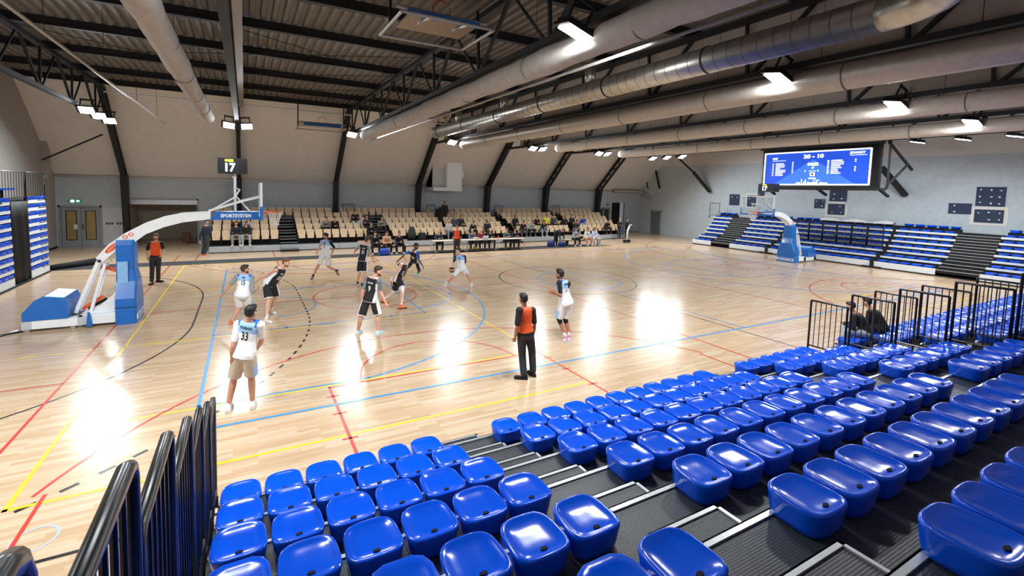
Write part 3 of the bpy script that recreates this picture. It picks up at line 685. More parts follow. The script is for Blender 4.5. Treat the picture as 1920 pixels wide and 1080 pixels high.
for x0, x1 in ((-.71, 12.4), (13.3, 13.5), (15.28, 18.1), (19.05, 24.1), (25.2, 29.6)):
    x = x0; i = 0
    while x < x1:
        if min(abs(x-q) for q in TRX) > .42: WSE.append((x, 5, '%s of its run in the top row, %s' % (ORD[i], 'left half' if x0 < 0 else 'beside the top opening' if x0 < 14 else 'right of the top opening' if x0 < 16 else 'fifth block' if x0 < 20 else 'sixth block')))
        i += 1; x += .51
for x, k, l in WSE:
    o = proto if first else copy_tree(proto); first = False
    o.location = (x, 21.2+.8*(k-1), .38+.302*(k-1)); o['label'] = 'beech tip-up seat, '+l; o['group'] = 'beech seats of the far stand'
for x, y, k in ((6.9, 24.3, 5), (13.1, 24.2, 5), (14.3, 23.3, 4), (19.1, 24.2, 5), (24.95, 24.2, 5), (30.0, 24.2, 4)):
    z = .38+.302*(k-1)
    rail((x, y), (x+.75, y), z+.1, z+1.05, 4, 'black guard rail at the top of the far stand, %s from the left' % ORD[[6.9, 13.1, 14.3, 19.1, 24.95, 30.0].index(x)], 'rails at the top of the far stand', .022)
cb = single('dark_opening', MB().box(13.6, 13.95, 22.9, 22.98, 1.2, 2.55).box(13.5, 13.56, 22.2, 23.4, 1, 2.4), BLKM, 'black boxes for the darkness of the opening in the middle of the far stand', 'screen')  # black boxes added for the dark area at the stand opening, no real screen

# ---------------------------------------------------------------- basket units
def basket(label):
    t = thing('basketball_unit', label, 'basketball hoop', (0, 0, 0))
    P = lambda n, mb, m, s=False, par=None, l=None: part(n, mb, m, par or t, s, l, world=False)
    # local: x along the court from the baseline, y across, centre 0
    P('base_frame', MB().box(-4.3, -2.3, -.5, -.3, .08, .3).box(-4.3, -2.3, .3, .5, .08, .3).box(-4.3, -4.1, -.5, .5, .08, .3).box(-3.2, -3.0, -.5, .5, .08, .3).box(-3.1, -2.3, -.48, .48, .1, .34), WHITEM)
    P('base_cover', MB().prism([(-3.0, .3), (-2.35, .3), (-2.35, .78), (-2.5, .78)], 'y', -.3, .3), WHITEM)
    for x in (-4.2, -3.3): 
        for y in (-.45, .45): P('caster', MB().tube([(x, y-.03, .05), (x, y+.03, .05)], .05, 10), GREYP)
    P('counterweight_cover', MB().prism([(-4.28, .3), (-4.28, .5), (-4.05, .8), (-3.85, .9), (-3.45, .84), (-3.38, .72), (-3.38, .3)], 'y', -.52, .52), BLUEP)
    P('cover_top', MB().prism([(-3.86, .895), (-3.84, .915), (-3.45, .855), (-3.45, .835)], 'y', -.5, .5), PBLUE)
    # padded front: bell shape
    hw = [(0, .53), (.7, .5), (1.15, .33), (1.45, .27), (2.15, .26), (2.28, .2)]
    rings = []
    for z, h in hw:
        xb, xf = -2.4, -1.93-(.06 if z > 1.2 else 0); c = .05
        rings.append([(xb, -h, z), (xf-c, -h, z), (xf, -h+c, z), (xf, h-c, z), (xf-c, h, z), (xb, h, z)])
    pad = P('front_pad', MB().loft(rings), BLUEP)
    P('pad_seam', MB().box(-2.405, -1.92, -.535, .535, .46, .475), mat('blue_seam', '#0d4a88', .4))
    P('pad_patch', MB().box(-2.37, -2.1, -.345, -.335, 1.18, 1.75) if 0 else MB().prism([(-2.36, 1.1), (-2.13, 1.1), (-2.13, 1.7), (-2.36, 1.7)], 'y', -.362, -.27), PBLUE)
    txt = text_mb('SPORTSYSTEM', .13, 1.0, .004)
    P('pad_band', MB().box(-1.93, -1.915, -.47, .47, .1, .25), WHITEM)
    P('pad_lettering', place(txt, (-1.91, 0, .172), (0, 1, 0), (0, 0, 1)), BLUEP)
    # curved arm
    top = [(-2.86, 1.80), (-2.58, 2.16), (-2.2, 2.47), (-1.75, 2.74), (-1.3, 2.92), (-.85, 3.03), (-.15, 3.07)]
    bot = [(-2.74, 1.66), (-2.42, 1.98), (-2.1, 2.12), (-1.75, 2.42), (-1.3, 2.62), (-.85, 2.75), (-.15, 2.84)]
    poly = top+bot[::-1]
    P('arm', MB().prism(poly, 'y', -.16, .16), WHITEM)
    oval = lambda cx, cz, a, rx, rz, y: [(cx+rx*math.cos(q)*math.cos(a)-rz*math.sin(q)*math.sin(a), cz+rx*math.cos(q)*math.sin(a)+rz*math.sin(q)*math.cos(a)) for q in [2*PI*k/18 for k in range(18)]]
    for y0, y1 in ((-.166, -.16), (.16, .166)):
        P('oval_emblem', MB().prism(oval(-2.5, 2.07, .75, .2, .07, 0), 'y', y0, y1), ORANGE)
        e2 = MB()
        for q in (-.09, -.03, .03, .09): e2.bar((-2.5+q*.73, (y0+y1)/2*1.03, 2.07+q*.68-.035), (-2.5+q*.73, (y0+y1)/2*1.03, 2.07+q*.68+.035), .018, .012)
        P('emblem_strokes', e2, WHITEM)
        e3 = MB()
        for q in (0, .13): e3.tube([(-2.2+q+.055*math.cos(k*PI/5), (y0+y1)/2*1.01, 2.36+.5*q+.04*math.sin(k*PI/5)) for k in range(11)], .013, 5)
        P('swirl_emblem', e3, ORANGE)
    P('arm_pad', MB().prism([(-.16, 2.82), (-.02, 3.06), (1.14, 3.06), (1.14, 2.82)], 'y', -.18, .18), BLUEP)
    for y, sx in ((-.185, 1), (.185, -1)):
        P('arm_band', MB().box(.1, .98, y-.004, y+.004, 2.87, 3.0), BLUEP)
        P('arm_lettering', place(text_mb('SPORTSYSTEM', .135, .95, .006), (.52, y*1.04, 2.935), (sx, 0, 0), (0, 0, 1)), WHITEM)
    # struts
    for y in (-.14, .14):
        P('strut', MB().bar((-2.8, y, 1.72), (-3.32, y, .34), .09), WHITEM); P('strut', MB().bar((-2.66, y, 1.64), (-3.0, y, .34), .07), WHITEM)
    P('gas_spring', MB().tube([(-3.2, 0, .4), (-2.75, 0, .72)], .045, 10), ORANGE); P('spring_rod', MB().tube([(-2.75, 0, .72), (-2.3, 0, 1.15)], .02, 8), ALU)
    P('gas_spring', MB().tube([(-2.78, .05, 1.55), (-2.3, .05, 1.33)], .045, 10), ORANGE)
    P('damper', MB().tube([(-3.1, .1, .38), (-2.7, .1, .62)], .04, 8), BLACK); P('jack', MB().tube([(-2.95, -.54, .05), (-2.95, -.54, .42)], [.07, .025], 8), BLUEP)
    P('pivot_pin', MB().tube([(-2.78, -.2, 1.72), (-2.78, .2, 1.72)], .04, 10), STEEL)
    # backboard
    bb = P('backboard', MB().box(1.19, 1.2, -.9, .9, 2.9, 3.95), BGLASS)
    fr = MB()
    for a, b in (((-.9, 2.93), (.9, 2.93)), ((-.9, 3.92), (.9, 3.92)), ((-.87, 2.9), (-.87, 3.95)), ((.87, 2.9), (.87, 3.95))): fr.bar((1.195, *a), (1.195, *b), .05, .06)
    P('frame', fr, WHITEM, par=bb)
    ln = MB()
    for a, b in (((-.295, 3.07), (.295, 3.07)), ((-.295, 3.5), (.295, 3.5)), ((-.295, 3.05), (-.295, 3.52)), ((.295, 3.05), (.295, 3.52))): ln.bar((1.205, *a), (1.205, *b), .01, .05, up=(1, 0, 0)) if 0 else ln.box(1.201, 1.206, min(a[0], b[0])-.02, max(a[0], b[0])+.02, min(a[1], b[1])-.02, max(a[1], b[1])+.02)
    P('target_square', ln, WHITEM, par=bb)
    P('edge_padding', MB().box(1.15, 1.24, -.94, .94, 2.85, 2.93).box(1.15, 1.24, -.94, -.89, 2.85, 3.25).box(1.15, 1.24, .89, .94, 2.85, 3.25), BLUEP, par=bb)
    for y in (-.4, .4):
        P('board_brace', MB().tube([(-.2, y*.3, 3.08), (.72, y, 3.4), (1.18, y, 3.52)], .032, 8), WHITEM); P('board_brace', MB().tube([(-.15, y*.3, 3.08), (.5, y*.4, 3.5), (.62, y*.5, 3.72), (.5, 0, 3.8)], .025, 8), WHITEM)
        P('board_brace', MB().tube([(.5, 0, 3.55), (.9, y*.5, 3.07)], .025, 8), WHITEM)
    P('clock_pole', MB().tube([(.5, 0, 3.06), (.5, 0, 4.2)], .04, 10), WHITEM); P('clock_bar', MB().tube([(.42, 0, 4.12), (.5, 0, 4.12)], .03, 8), WHITEM)
    # ring and net
    rim = P('rim', MB().tube([(1.6+.225*math.cos(k*PI/12), .225*math.sin(k*PI/12), 3.05) for k in range(25)], .011, 8), ORANGE, True)
    P('rim_bracket', MB().box(1.2, 1.4, -.1, .1, 3.0, 3.06).box(1.2, 1.25, -.1, .1, 2.9, 3.06), ORANGE, par=rim)
    net = MB(); rr = lambda q: .225-.11*min(1, q*1.4); N = 12
    for s in (-1, 1):
        for k in range(N):
            net.tube([(1.6+rr(q/5)*math.cos(2*PI*(k+s*q*.5)/N), rr(q/5)*math.sin(2*PI*(k+s*q*.5)/N), 3.04-.085*q) for q in range(6)], .0075, 4)
    P('net', net, NETW, par=rim)
    # shot clock: a box with lit faces
    sc = P('shot_clock', MB().box(.06, .84, -.3, .3, 4.2, 4.66), BLACK)
    lit = mat('led_white', '#e8fbff', .5, emis='#dff8ff', es=2.2); yl = mat('led_yellow', '#e6e84a', .5, emis='#e6f04a', es=1.6); fc = mat('clock_face', '#131c29', .3)
    for o_, x_, w in (((.36, -.302, 4.43), (1, 0, 0), .6),):
        o_ = V(o_); x_ = V(x_); nn = x_.cross(V((0, 0, 1)))
        P('clock_face', MB().add([o_-x_*.27+V((0, 0, a))+nn*.002 if s < 0 else o_+x_*.27+V((0, 0, a))+nn*.002 for s, a in ((-1, -.2), (1, -.2), (1, .2), (-1, .2))], [(0, 1, 2, 3)]), fc, par=sc)
        P('clock_digits', place(text_mb('17', .33, .92, .012), o_+V((-.0, 0, -.055))+nn*.006, x_, (0, 0, 1)), lit, par=sc)
        P('game_time', place(text_mb('04:22', .1, 1.0, .006), o_+V((0, 0, .155))+nn*.006, x_, (0, 0, 1)), yl, par=sc)
    return t
b1 = basket('white and blue mobile basketball hoop unit standing at the left baseline'); b1.location = (0, 7.5, 0)
b2 = copy_tree(b1); b2.location = (28, 7.5, 0); b2.rotation_euler = (0, 0, PI); ck = [c for c in b2.children if c.name.startswith('shot_clock')][0]; ck.rotation_euler = (0, 0, PI/2); ck.location = (.36, -.36, 0); b2['label'] = 'white and blue mobile basketball hoop unit at the far right, before the right stand'
cbl = MB()
for k in range(4): cbl.tube([(-4.3-.05*k, 7.1+.05*k, .02), (-4.8, 6.9-.12*k, .02), (-5.4, 7.2+.2*math.sin(k), .02), (-6.3, 7.0-.25*k, .02)], .02, 5)
single('power_cable', cbl, BLACK, 'black cables lying on the floor behind the left basketball unit', 'cable')

# ---------------------------------------------------------------- scoreboard
sb = thing('scoreboard', 'wide blue LED scoreboard hanging in front of the right wall', 'scoreboard', (31.5, 7.1, 5.7)); XB = 31.5
part('case', MB().box(XB, XB+.35, 4.02, 10.15, 4.52, 6.95), BLACK, sb)
scr = part('screen', MB().box(XB-.02, XB, 4.35, 9.98, 4.72, 6.72), mat('screen_blue', '#1748c8', .5, var=.12, scale=.4, emis='#2256e0', es=.75), sb)
wl = mat('screen_white', '#ffffff', .5, emis='#f2f6ff', es=1.5)
SC = lambda y, z: (XB-.03, y, z)
br_ = MB()
for a, b in (((4.33, 4.72), (10.0, 4.72)), ((4.33, 6.72), (10.0, 6.72)), ((4.33, 4.7), (4.33, 6.74)), ((9.99, 4.7), (9.99, 6.74))): br_.bar((XB-.03, *a), (XB-.03, *b), .02, .08) if a[1] == b[1] else br_.box(XB-.04, XB-.02, a[0]-.04, a[0]+.04, a[1], b[1])
part('screen_border', br_, wl, scr)
part('light_beam', MB().prism([(7.15, 6.25), (9.3, 4.78), (5.0, 4.78)], 'x', XB-.026, XB-.022), mat('screen_lightblue', '#3a72e8', .5, emis='#3f7df0', es=.75), scr)
def st_(s, y, z, size, sx=1.0, m=wl, nm='lettering'): part(nm, place(text_mb(s, size, sx, size*.05), (XB-.045, y, z), (0, -1, 0), (0, 0, 1)), m, scr)
st_('20 - 10', 7.15, 6.42, .3, 1.25); st_('WIT', 9.35, 6.36, .16, 1.1); st_('ZWART', 4.95, 6.52, .17, 1.2)
st_('04:22', 7.15, 5.95, .24, 1.1); st_('17', 7.15, 5.73, .16); st_('2', 7.55, 5.55, .13); st_('2', 6.85, 5.55, .13)
rows = MB(); rd = random.Random(5)
for k in range(8):
    z = 6.02-k*.105
    rows.box(XB-.035, XB-.03, 9.28-rd.uniform(.25, .6), 9.3, z, z+.055).box(XB-.035, XB-.03, 9.42, 9.5, z, z+.055)
    if k < 7: rows.box(XB-.035, XB-.03, 8.25, 8.32, z+.06, z+.12)
    rows.box(XB-.035, XB-.03, 6.2-rd.uniform(.3, .65), 6.2, z+.08, z+.14).box(XB-.035, XB-.03, 6.3, 6.4, z+.08, z+.14)
    if k in (0, 1, 4, 5, 6): rows.box(XB-.035, XB-.03, 4.98, 5.05, z+.1, z+.16)
rows.box(XB-.035, XB-.03, 8.7, 9.5, 6.22, 6.245).box(XB-.035, XB-.03, 4.5, 5.3, 6.38, 6.405).box(XB-.035, XB-.03, 6.95, 7.35, 5.53, 5.56)
part('name_rows', rows, wl, scr)
part('square_emblem', MB().box(XB-.04, XB-.03, 7.02, 7.28, 5.24, 5.46), wl, scr); part('emblem_core', MB().box(XB-.045, XB-.04, 7.08, 7.22, 5.29, 5.41), ORANGE, scr)
sk = MB().box(XB-.04, XB-.03, 6.3, 8.1, 4.74, 4.78)
for y, h, w in ((7.9, .08, .2), (7.72, .28, .04), (7.6, .12, .04), (7.5, .24, .06), (7.35, .1, .1), (7.2, .07, .3), (7.0, .12, .2), (6.85, .22, .04), (6.65, .08, .15), (6.45, .06, .25)): sk.box(XB-.04, XB-.03, y-w/2, y+w/2, 4.76, 4.78+h)
sk.box(XB-.04, XB-.03, 6.72, 7.1, 4.98, 5.0).box(XB-.04, XB-.03, 6.95, 7.35, 5.06, 5.14)
part('skyline', sk, wl, scr)
part('top_housing', MB().box(XB-.1, XB+.4, 3.9, 10.3, 6.95, 7.12), STEEL, sb); part('bottom_housing', MB().box(XB-.05, XB+.4, 3.7, 10.2, 4.4, 4.55), STEEL, sb)
for y in (3.6, 3.95, 10.05): part('hanger', MB().bar((XB+.2, y, 4.5), (XB+.2, y, 7.1), .08), STEEL, sb)
for y in (4.0, 7.0, 10.0): part('wall_arm', MB().bar((XB+.3, y, 4.5), (XB+1.1, y-.15, 4.1), .12), STEEL, sb)
part('hanger', MB().bar((XB+.2, 3.65, 4.6), (XB+1.6, 3.3, 5.9), .08).bar((XB+.2, 3.7, 7.05), (XB+2.4, 3.4, 5.6), .1), STEEL, sb)

# ---------------------------------------------------------------- navy patches on the right wall
def patch(y0, y1, z0, z1, frame, label, seed):
    rd = random.Random(seed); t = thing('wall_patch', label, 'wall patch', (XR, (y0+y1)/2, z0), 'navy patches on the right wall')
    part('navy_panel', MB().box(XR-.03, XR-.001, y0, y1, z0, z1), NAVYP, t)
    ny, nz = max(2, int((y1-y0)/.36)), max(2, int((z1-z0)/.33)); dab = MB()
    for i in range(ny):
        for j in range(nz):
            if rd.random() < .78: dab.ell((XR-.032, y0+(i+.5+rd.uniform(-.1, .1))*(y1-y0)/ny, z0+(j+.5+rd.uniform(-.1, .1))*(z1-z0)/nz), (.008, rd.uniform(.03, .06), rd.uniform(.025, .05)), n=8, m=5)
    part('glue_dabs', dab, WHITEM, t)
    if frame:
        a = .16
        part('plaster_border', MB().box(XR-.02, XR-.002, y1, y1+a, z0-a, z1+(0 if frame == 1 else a)).box(XR-.02, XR-.002, y0-a, y0, z0-a, z1+(0 if frame == 1 else a)).box(XR-.02, XR-.002, y0, y1, z0-a, z0).box(XR-.02, XR-.002, y0, y1, z1, z1+a), PLAS, t)
for i, (cy, q) in enumerate(((14.3, 'left, behind the far basket'), (8.2, 'middle, under the scoreboard'), (1.05, 'right, at the picture edge'))):
    if i == 0: L = [(14.95, 15.8, 3.15, 4.05, 0), (13.6, 14.3, 3.1, 4.0, 2), (13.0, 13.5, 3.9, 4.9, 0)]
    elif i == 1: L = [(8.85, 9.5, 3.2, 3.85, 0), (7.65, 8.65, 2.8, 3.55, 1), (7.6, 8.6, 3.72, 4.75, 0)]
    else: L = [(1.72, 2.65, 3.22, 3.82, 0), (.5, 1.6, 2.8, 3.52, 2), (.5, 1.6, 3.7, 4.75, 0)]
    for j, (y0, y1, z0, z1, fr) in enumerate(L):
        patch(y0, y1, z0, z1, fr, '%s navy patch with white dabs, right wall, %s' % (('small left', 'framed lower', 'upper')[j], q), i*3+j)

# ---------------------------------------------------------------- scorers' tables, benches, bags
def table(x0, x1, label):
    t = thing('folding_table', label, 'table', ((x0+x1)/2, 17.3, 0), 'scorers tables')
    part('table_top', MB().box(x0, x1, 16.98, 17.62, .71, .745), TABLEM, t)
    for x in (x0+.06, x1-.06):
        for y in (17.02, 17.58): part('leg', MB().tube([(x, y, .012), (x, y, .71)], .02, 6), ALU, t)
for i in range(3): table(10.9+2.18*i, 13.05+2.18*i, ('left', 'middle', 'right')[i]+' white topped scorers table beside the court')
lt = thing('laptop', 'open silver laptop on the middle scorers table', 'laptop', (14.5, 17.3, .745)); part('screen_lid', MB().bar((14.5, 17.2, .76), (14.5, 17.12, .98), .36, .015, up=(0, 1, 0)), mat('laptop_silver', '#cfd6dc', .4), lt); part('keyboard', MB().box(14.32, 14.68, 17.2, 17.45, .745, .765), GREYP, lt)
single('paper_box', MB().box(13.75, 14.05, 17.2, 17.45, .745, .85), mat('box_red_white', '#d9c7c0', .6), 'pale paper box lying on the middle scorers table', 'box')
single('marker_cone', MB().loft([[(15.5+q*math.cos(a), 17.3+q*math.sin(a), z) for a in [2*PI*k/12 for k in range(12)]] for z, q in ((.745, .09), (.76, .08), (.93, .02))]), ORANGE, 'small orange cone on the right scorers table', 'cone')
single('yellow_ball', MB().ell((13.95, 17.6, .13), (.12, .12, .12)), mat('ball_yellow', '#d2b21c', .5), 'yellow ball on the floor under the middle scorers table', 'ball', smooth=True)
def bench(x0, x1, y, label):
    t = thing('team_bench', label, 'bench', ((x0+x1)/2, y, 0)); part('seat_plank', MB().box(x0, x1, y-.16, y+.16, .41, .45), BEECH, t)
    for x in (x0+.2, x1-.2): part('leg', MB().box(x-.03, x+.03, y-.14, y+.14, .012, .41), STEEL, t)
    part('backrest', MB().box(x0, x1, y+.17, y+.2, .62, .76), BEECH, t)
bench(6.6, 9.6, 18.05, 'low wooden team bench before the far stand on the left'); bench(21.4, 24.8, 17.85, 'low wooden team bench before the far stand on the right')
def bag(x, y, w, h, m, label):
    t = thing('sports_bag', label, 'bag', (x, y, 0)); part('bag_body', MB().loft([[(x+w*q*math.cos(a), y+.2*q*math.sin(a), z) for a in [2*PI*k/14 for k in range(14)]] for z, q in ((.012, .85), (.08, 1), (h*.8, .98), (h, .8))]), m, t, True)
    part('handle', MB().tube([(x-w*.5, y, h), (x-w*.3, y, h+.09), (x+w*.3, y, h+.09), (x+w*.5, y, h)], .015, 6), BLACK, t)
BAGB = mat('bag_blue', '#1c46b4', .6)
bag(7.9, 17.2, .3, .38, BAGB, 'bright blue sports bag on the floor before the left team bench'); bag(20.1, 17.75, .3, .4, mat('bag_navy', '#1d2f74', .6), 'navy sports bag, the left one before the right team bench'); bag(20.85, 17.5, .3, .36, mat('bag_navy', '#1d2f74', .6), 'navy sports bag under the bending person')
rl = thing('rolled_carpet', 'rolled black carpet end at the left end of the runner', 'carpet', (-6.4, 17.5, 0)); part('roll', MB().tube([(-6.75, 17.0, .13), (-5.4, 18.4, .13)], [.1, .17], 14), BLKM, rl, True)
part('wire_frame', MB().tube([(-5.3, 18.0, .05), (-5.2, 18.1, .4), (-4.9, 18.1, .42), (-4.8, 18.2, .08)], .015, 6).tube([(-5.1, 17.9, .05), (-5.0, 18.1, .3), (-4.7, 18.0, .35)], .015, 6), ALU, rl)
ct = thing('ball_trolley', 'white curved tube trolley standing alone right of the far stand', 'trolley', (27.9, 18.1, 0))
part('tube_frame', MB().tube([(27.7, 18.1, .1), (27.75, 18.1, 1.0), (27.95, 18.1, 1.35), (28.2, 18.1, 1.42)], .035, 8).tube([(28.0, 18.3, .1), (28.05, 18.3, .9), (28.2, 18.3, 1.3)], .03, 8), WHITEM, ct, True)
for x in (27.5, 27.9): part('wheel', MB().tube([(x, 17.95, .13), (x, 18.15, .13)], .12, 12), BLACK, ct)
# ---------------------------------------------------------------- people
def remesh(mb, voxel, smooth=4, m=None, name='body'):
    me = fixn(mb.mesh('tmp')); o = bpy.data.objects.new('tmp', me); COL.objects.link(o)
    md = o.modifiers.new('r', 'REMESH'); md.mode = 'VOXEL'; md.voxel_size = voxel
    if smooth: sm = o.modifiers.new('s', 'SMOOTH'); sm.factor = .5; sm.iterations = smooth
    dg = bpy.context.evaluated_depsgraph_get(); out = bpy.data.meshes.new_from_object(o.evaluated_get(dg))
    bpy.data.objects.remove(o); bpy.data.meshes.remove(me)
    out.name = name; out.materials.clear()
    if m: out.materials.append(m)
    out.shade_smooth(); return out
SKIN = {k: mat('skin_'+k, h, .5, var=.06, scale=14) for k, h in (('fair', '#d9a48a'), ('light', '#c99378'), ('tan', '#a9745a'), ('dark', '#6d4634'))}
HAIR = {k: mat('hair_'+k, h, .6, var=.3, scale=60) for k, h in (('black', '#17130f'), ('brown', '#3d2a1e'), ('lightbrown', '#6d4f35'), ('blond', '#c9ad7c'), ('grey', '#9b9792'), ('red', '#9a3a3a'))}
CL = lambda h: mat('cloth_'+h.strip('#'), h, .8, var=.07, scale=25)
def frames(J, front):
    """torso frame; front=+1 when the figure's right is the stored R joint"""
    up = (J['neck']-J['pel']).normalized(); rt = (J['shoR']-J['shoL'])*front; rt = (rt-up*rt.dot(up)).normalized()
    fw = up.cross(rt).normalized(); hr = (J['hipR']-J['hipL'])*front; hr = (hr-up*hr.dot(up))
    hr = hr.normalized() if hr.length > .02 else rt
    hr = (hr+rt*.6).normalized(); return up, rt, fw, hr
def torso_rings(J, fr, infl=0, t0=-.17, t1=1.0, flare=0, n=20, belly=0):
    up, rt, fw, hr = fr; Lt = (J['neck']-J['pel']).length; k = J['k']; rings = []
    P = [(-.17, .105, .085, -.0), (-.08, .155, .11, -.012), (.05, .163, .115, -.012), (.25, .143, .103, 0), (.42, .138, .1, .008), (.6, .158, .112, .012), (.76, .172, .115, .008), (.88, .168, .1, -.002), (.95, .13, .08, -.008), (1.0, .075, .066, -.008)]
    for t, w, d, off in P:
        if t < t0-.01 or t > t1+.01: continue
        s = min(1, max(0, t)); r_ = (hr*(1-s)+rt*s).normalized(); f_ = up.cross(r_).normalized(); b = belly*math.exp(-((t-.3)/.25)**2)
        fl = flare*max(0, .5-t)
        W_ = (w*k+infl+fl); D_ = d*k+infl+fl+b*.5; c = J['pel']+up*Lt*t+f_*(off*k+b*.5)
        rings.append([c+r_*W_*math.copysign(abs(math.cos(a))**.85, math.cos(a))+f_*D_*math.copysign(abs(math.sin(a))**.85, math.sin(a)) for a in [2*PI*q/n for q in range(n)]])
    return rings
def head_frame(J, face):
    up = ((J['head']-J['neck']).normalized()*.45+V((0, 0, 1))).normalized(); fw = V(face); fw = (fw-up*fw.dot(up)).normalized(); rt = fw.cross(up).normalized(); return up, fw, rt
def head_prims(mb, J, face, k):
    up, fw, rt = head_frame(J, face); c = J['head']; E = lambda a, b, d, R_: mb.ell(c+fw*a*k+rt*b*k+up*d*k, [q*k for q in R_], (rt, fw, up), 14, 10)
    E(-.012, 0, .032, (.076, .096, .088)); E(.018, 0, -.045, (.06, .07, .072)); E(.05, 0, -.085, (.034, .034, .03)); E(.088, 0, -.018, (.013, .022, .024)); E(.078, 0, .018, (.045, .018, .014))
    E(.08, 0, -.062, (.024, .014, .01))
    for s in (-1, 1): E(-.005, s*.078, -.012, (.012, .022, .032)); E(.045, s*.04, -.03, (.03, .035, .03))
    mb.cone(J['neck']-up*.03*k, .06*k, c-up*.05*k-fw*.012*k, .052*k)
def hand_prims(mb, w, d, side, k, curl=.5, nf=True):
    """w wrist, d forearm direction, side = palm normal"""
    d = d.normalized(); n_ = (side-d*side.dot(d)); n_ = n_.normalized() if n_.length > .05 else d.orthogonal().normalized(); x = d.cross(n_).normalized()
    mb.ell(w+d*.05*k, (.04*k, .018*k, .052*k), (x, n_, d), 10, 8)
    for i, (o, L_) in enumerate(((-.031, .075), (-.011, .086), (.011, .08), (.03, .062))):
        a = w+d*.09*k+x*o*k; b = a+(d*math.cos(curl)+n_*math.sin(curl))*L_*.5*k; c = b+(d*math.cos(curl*2.1)+n_*math.sin(curl*2.1))*L_*.5*k
        mb.cone(a-d*.02, .0105*k, b, .0098*k, 8); mb.cone(b, .0098*k, c, .0085*k, 8)
    a = w+d*.03*k-x*.032*k; b = a+(d*.6-x*.7+n_*.35).normalized()*.042*k; mb.cone(a, .0125*k, b, .011*k, 8); mb.cone(b, .011*k, b+(d*.85-x*.15+n_*.4).normalized()*.032*k, .009*k, 8)
def body_mesh(J, fr, face, voxel, skin, legs=True):
    k = J['k']; mb = MB(); up, rt, fw, hr = fr
    mb.loft(torso_rings(J, fr)); head_prims(mb, J, face, k)
    for s in 'LR':
        mb.cone(J['neck']-up*.035*k, .05*k, J['sho'+s], .056*k); mb.ell(J['sho'+s]-up*.01, (.062*k,)*3)
        e, w = J['elb'+s], J['wri'+s]; mb.cone(J['sho'+s], .052*k, e, .039*k); mid = e+(w-e)*.28; mb.cone(e, .038*k, mid, .043*k); mb.cone(mid, .043*k, w, .026*k)
        hand_prims(mb, w, w-e, (J['neck']+J['pel'])*.5+fw*.3-w, k, J.get('curl', .5))
        if legs:
            h, q, a = J['hip'+s], J['kne'+s], J['ank'+s]; m_ = h+(q-h)*.35
            mb.cone(h, .092*k, m_, .088*k); mb.cone(m_, .088*k, q, .06*k); d = (a-q); c = q+d*.3; back = -(J['toe'+s]-a); back.z = 0; back = back.normalized()*.012*k if back.length > .01 else V()
            mb.cone(q, .058*k, c+back, .062*k); mb.cone(c+back, .062*k, a, .04*k); mb.cone(a, .038*k, a+(J['toe'+s]-a)*.7, .03*k)
    return remesh(mb, voxel, 4, SKIN[skin], 'body')
def add(name, me, t, label=None):
    me.transform(Matrix.Translation(-ROOT_LOC[0])); o = link(name, me, t)
    if label: o['label'] = label
    return o
ROOT_LOC = [V()]
def leg_sleeve(J, s, a, b, r0, r1, k):
    """tube following hip-knee-ankle from parameter a to b (0 hip, 1 knee, 2 ankle)"""
    mb = MB(); P = lambda t: J['hip'+s].lerp(J['kne'+s], t) if t <= 1 else J['kne'+s].lerp(J['ank'+s], t-1)
    N = 8; ts = sorted({a+(b-a)*i/N for i in range(N+1)} | ({1.0} if a < 1 < b else set()))
    for t, t2 in zip(ts, ts[1:]):
        f0 = (t-a)/(b-a); f1 = (t2-a)/(b-a); mb.cone(P(t), r0+(r1-r0)*f0, P(t2), r0+(r1-r0)*f1, 12)
    return mb
def shoe(J, s, k, m, sole, t, voxel):
    a, to = J['ank'+s], J['toe'+s]; d = to-a; d.z = d.z if J.get('air'+s) else 0
    d = d.normalized() if d.length > .01 else V((0, 1, 0)); upv = V((0, 0, 1)) if not J.get('air'+s) else (V((0, 0, 1))-d*d.z).normalized()
    x = d.cross(upv).normalized(); base = a-upv*.095*k if J.get('air'+s) else V((a.x, a.y, 0))
    if J.get('air'+s): base = a-upv*.09*k
    mb = MB(); rings = []
    for q, w, h in ((-.085, .03, .06), (-.06, .039, .085), (0, .042, .105), (.06, .045, .085), (.12, .05, .062), (.17, .046, .05), (.2, .028, .035)):
        c = base+d*q*k+upv*.022; rings.append([c+x*w*k*math.cos(z)+upv*h*k*max(0, math.sin(z)) for z in [2*PI*i/14 for i in range(14)]])
    mb.loft(rings); mb.cone(a-upv*.02, .046*k, a+upv*.03, .045*k)
    add('shoe', remesh(mb, voxel, 3, m, 'shoe'), t)
    so_ = MB(); rr = []
    for q, w in ((-.09, .028), (-.06, .041), (0, .045), (.07, .048), (.13, .052), (.175, .047), (.207, .026)):
        c = base+d*q*k; rr.append([c+x*w*k+upv*.003, c-x*w*k+upv*.003, c-x*w*k+upv*.03, c+x*w*k+upv*.03])
    so_.loft(rr); add('sole', fixn(so_.mesh('sole', sole)), t)
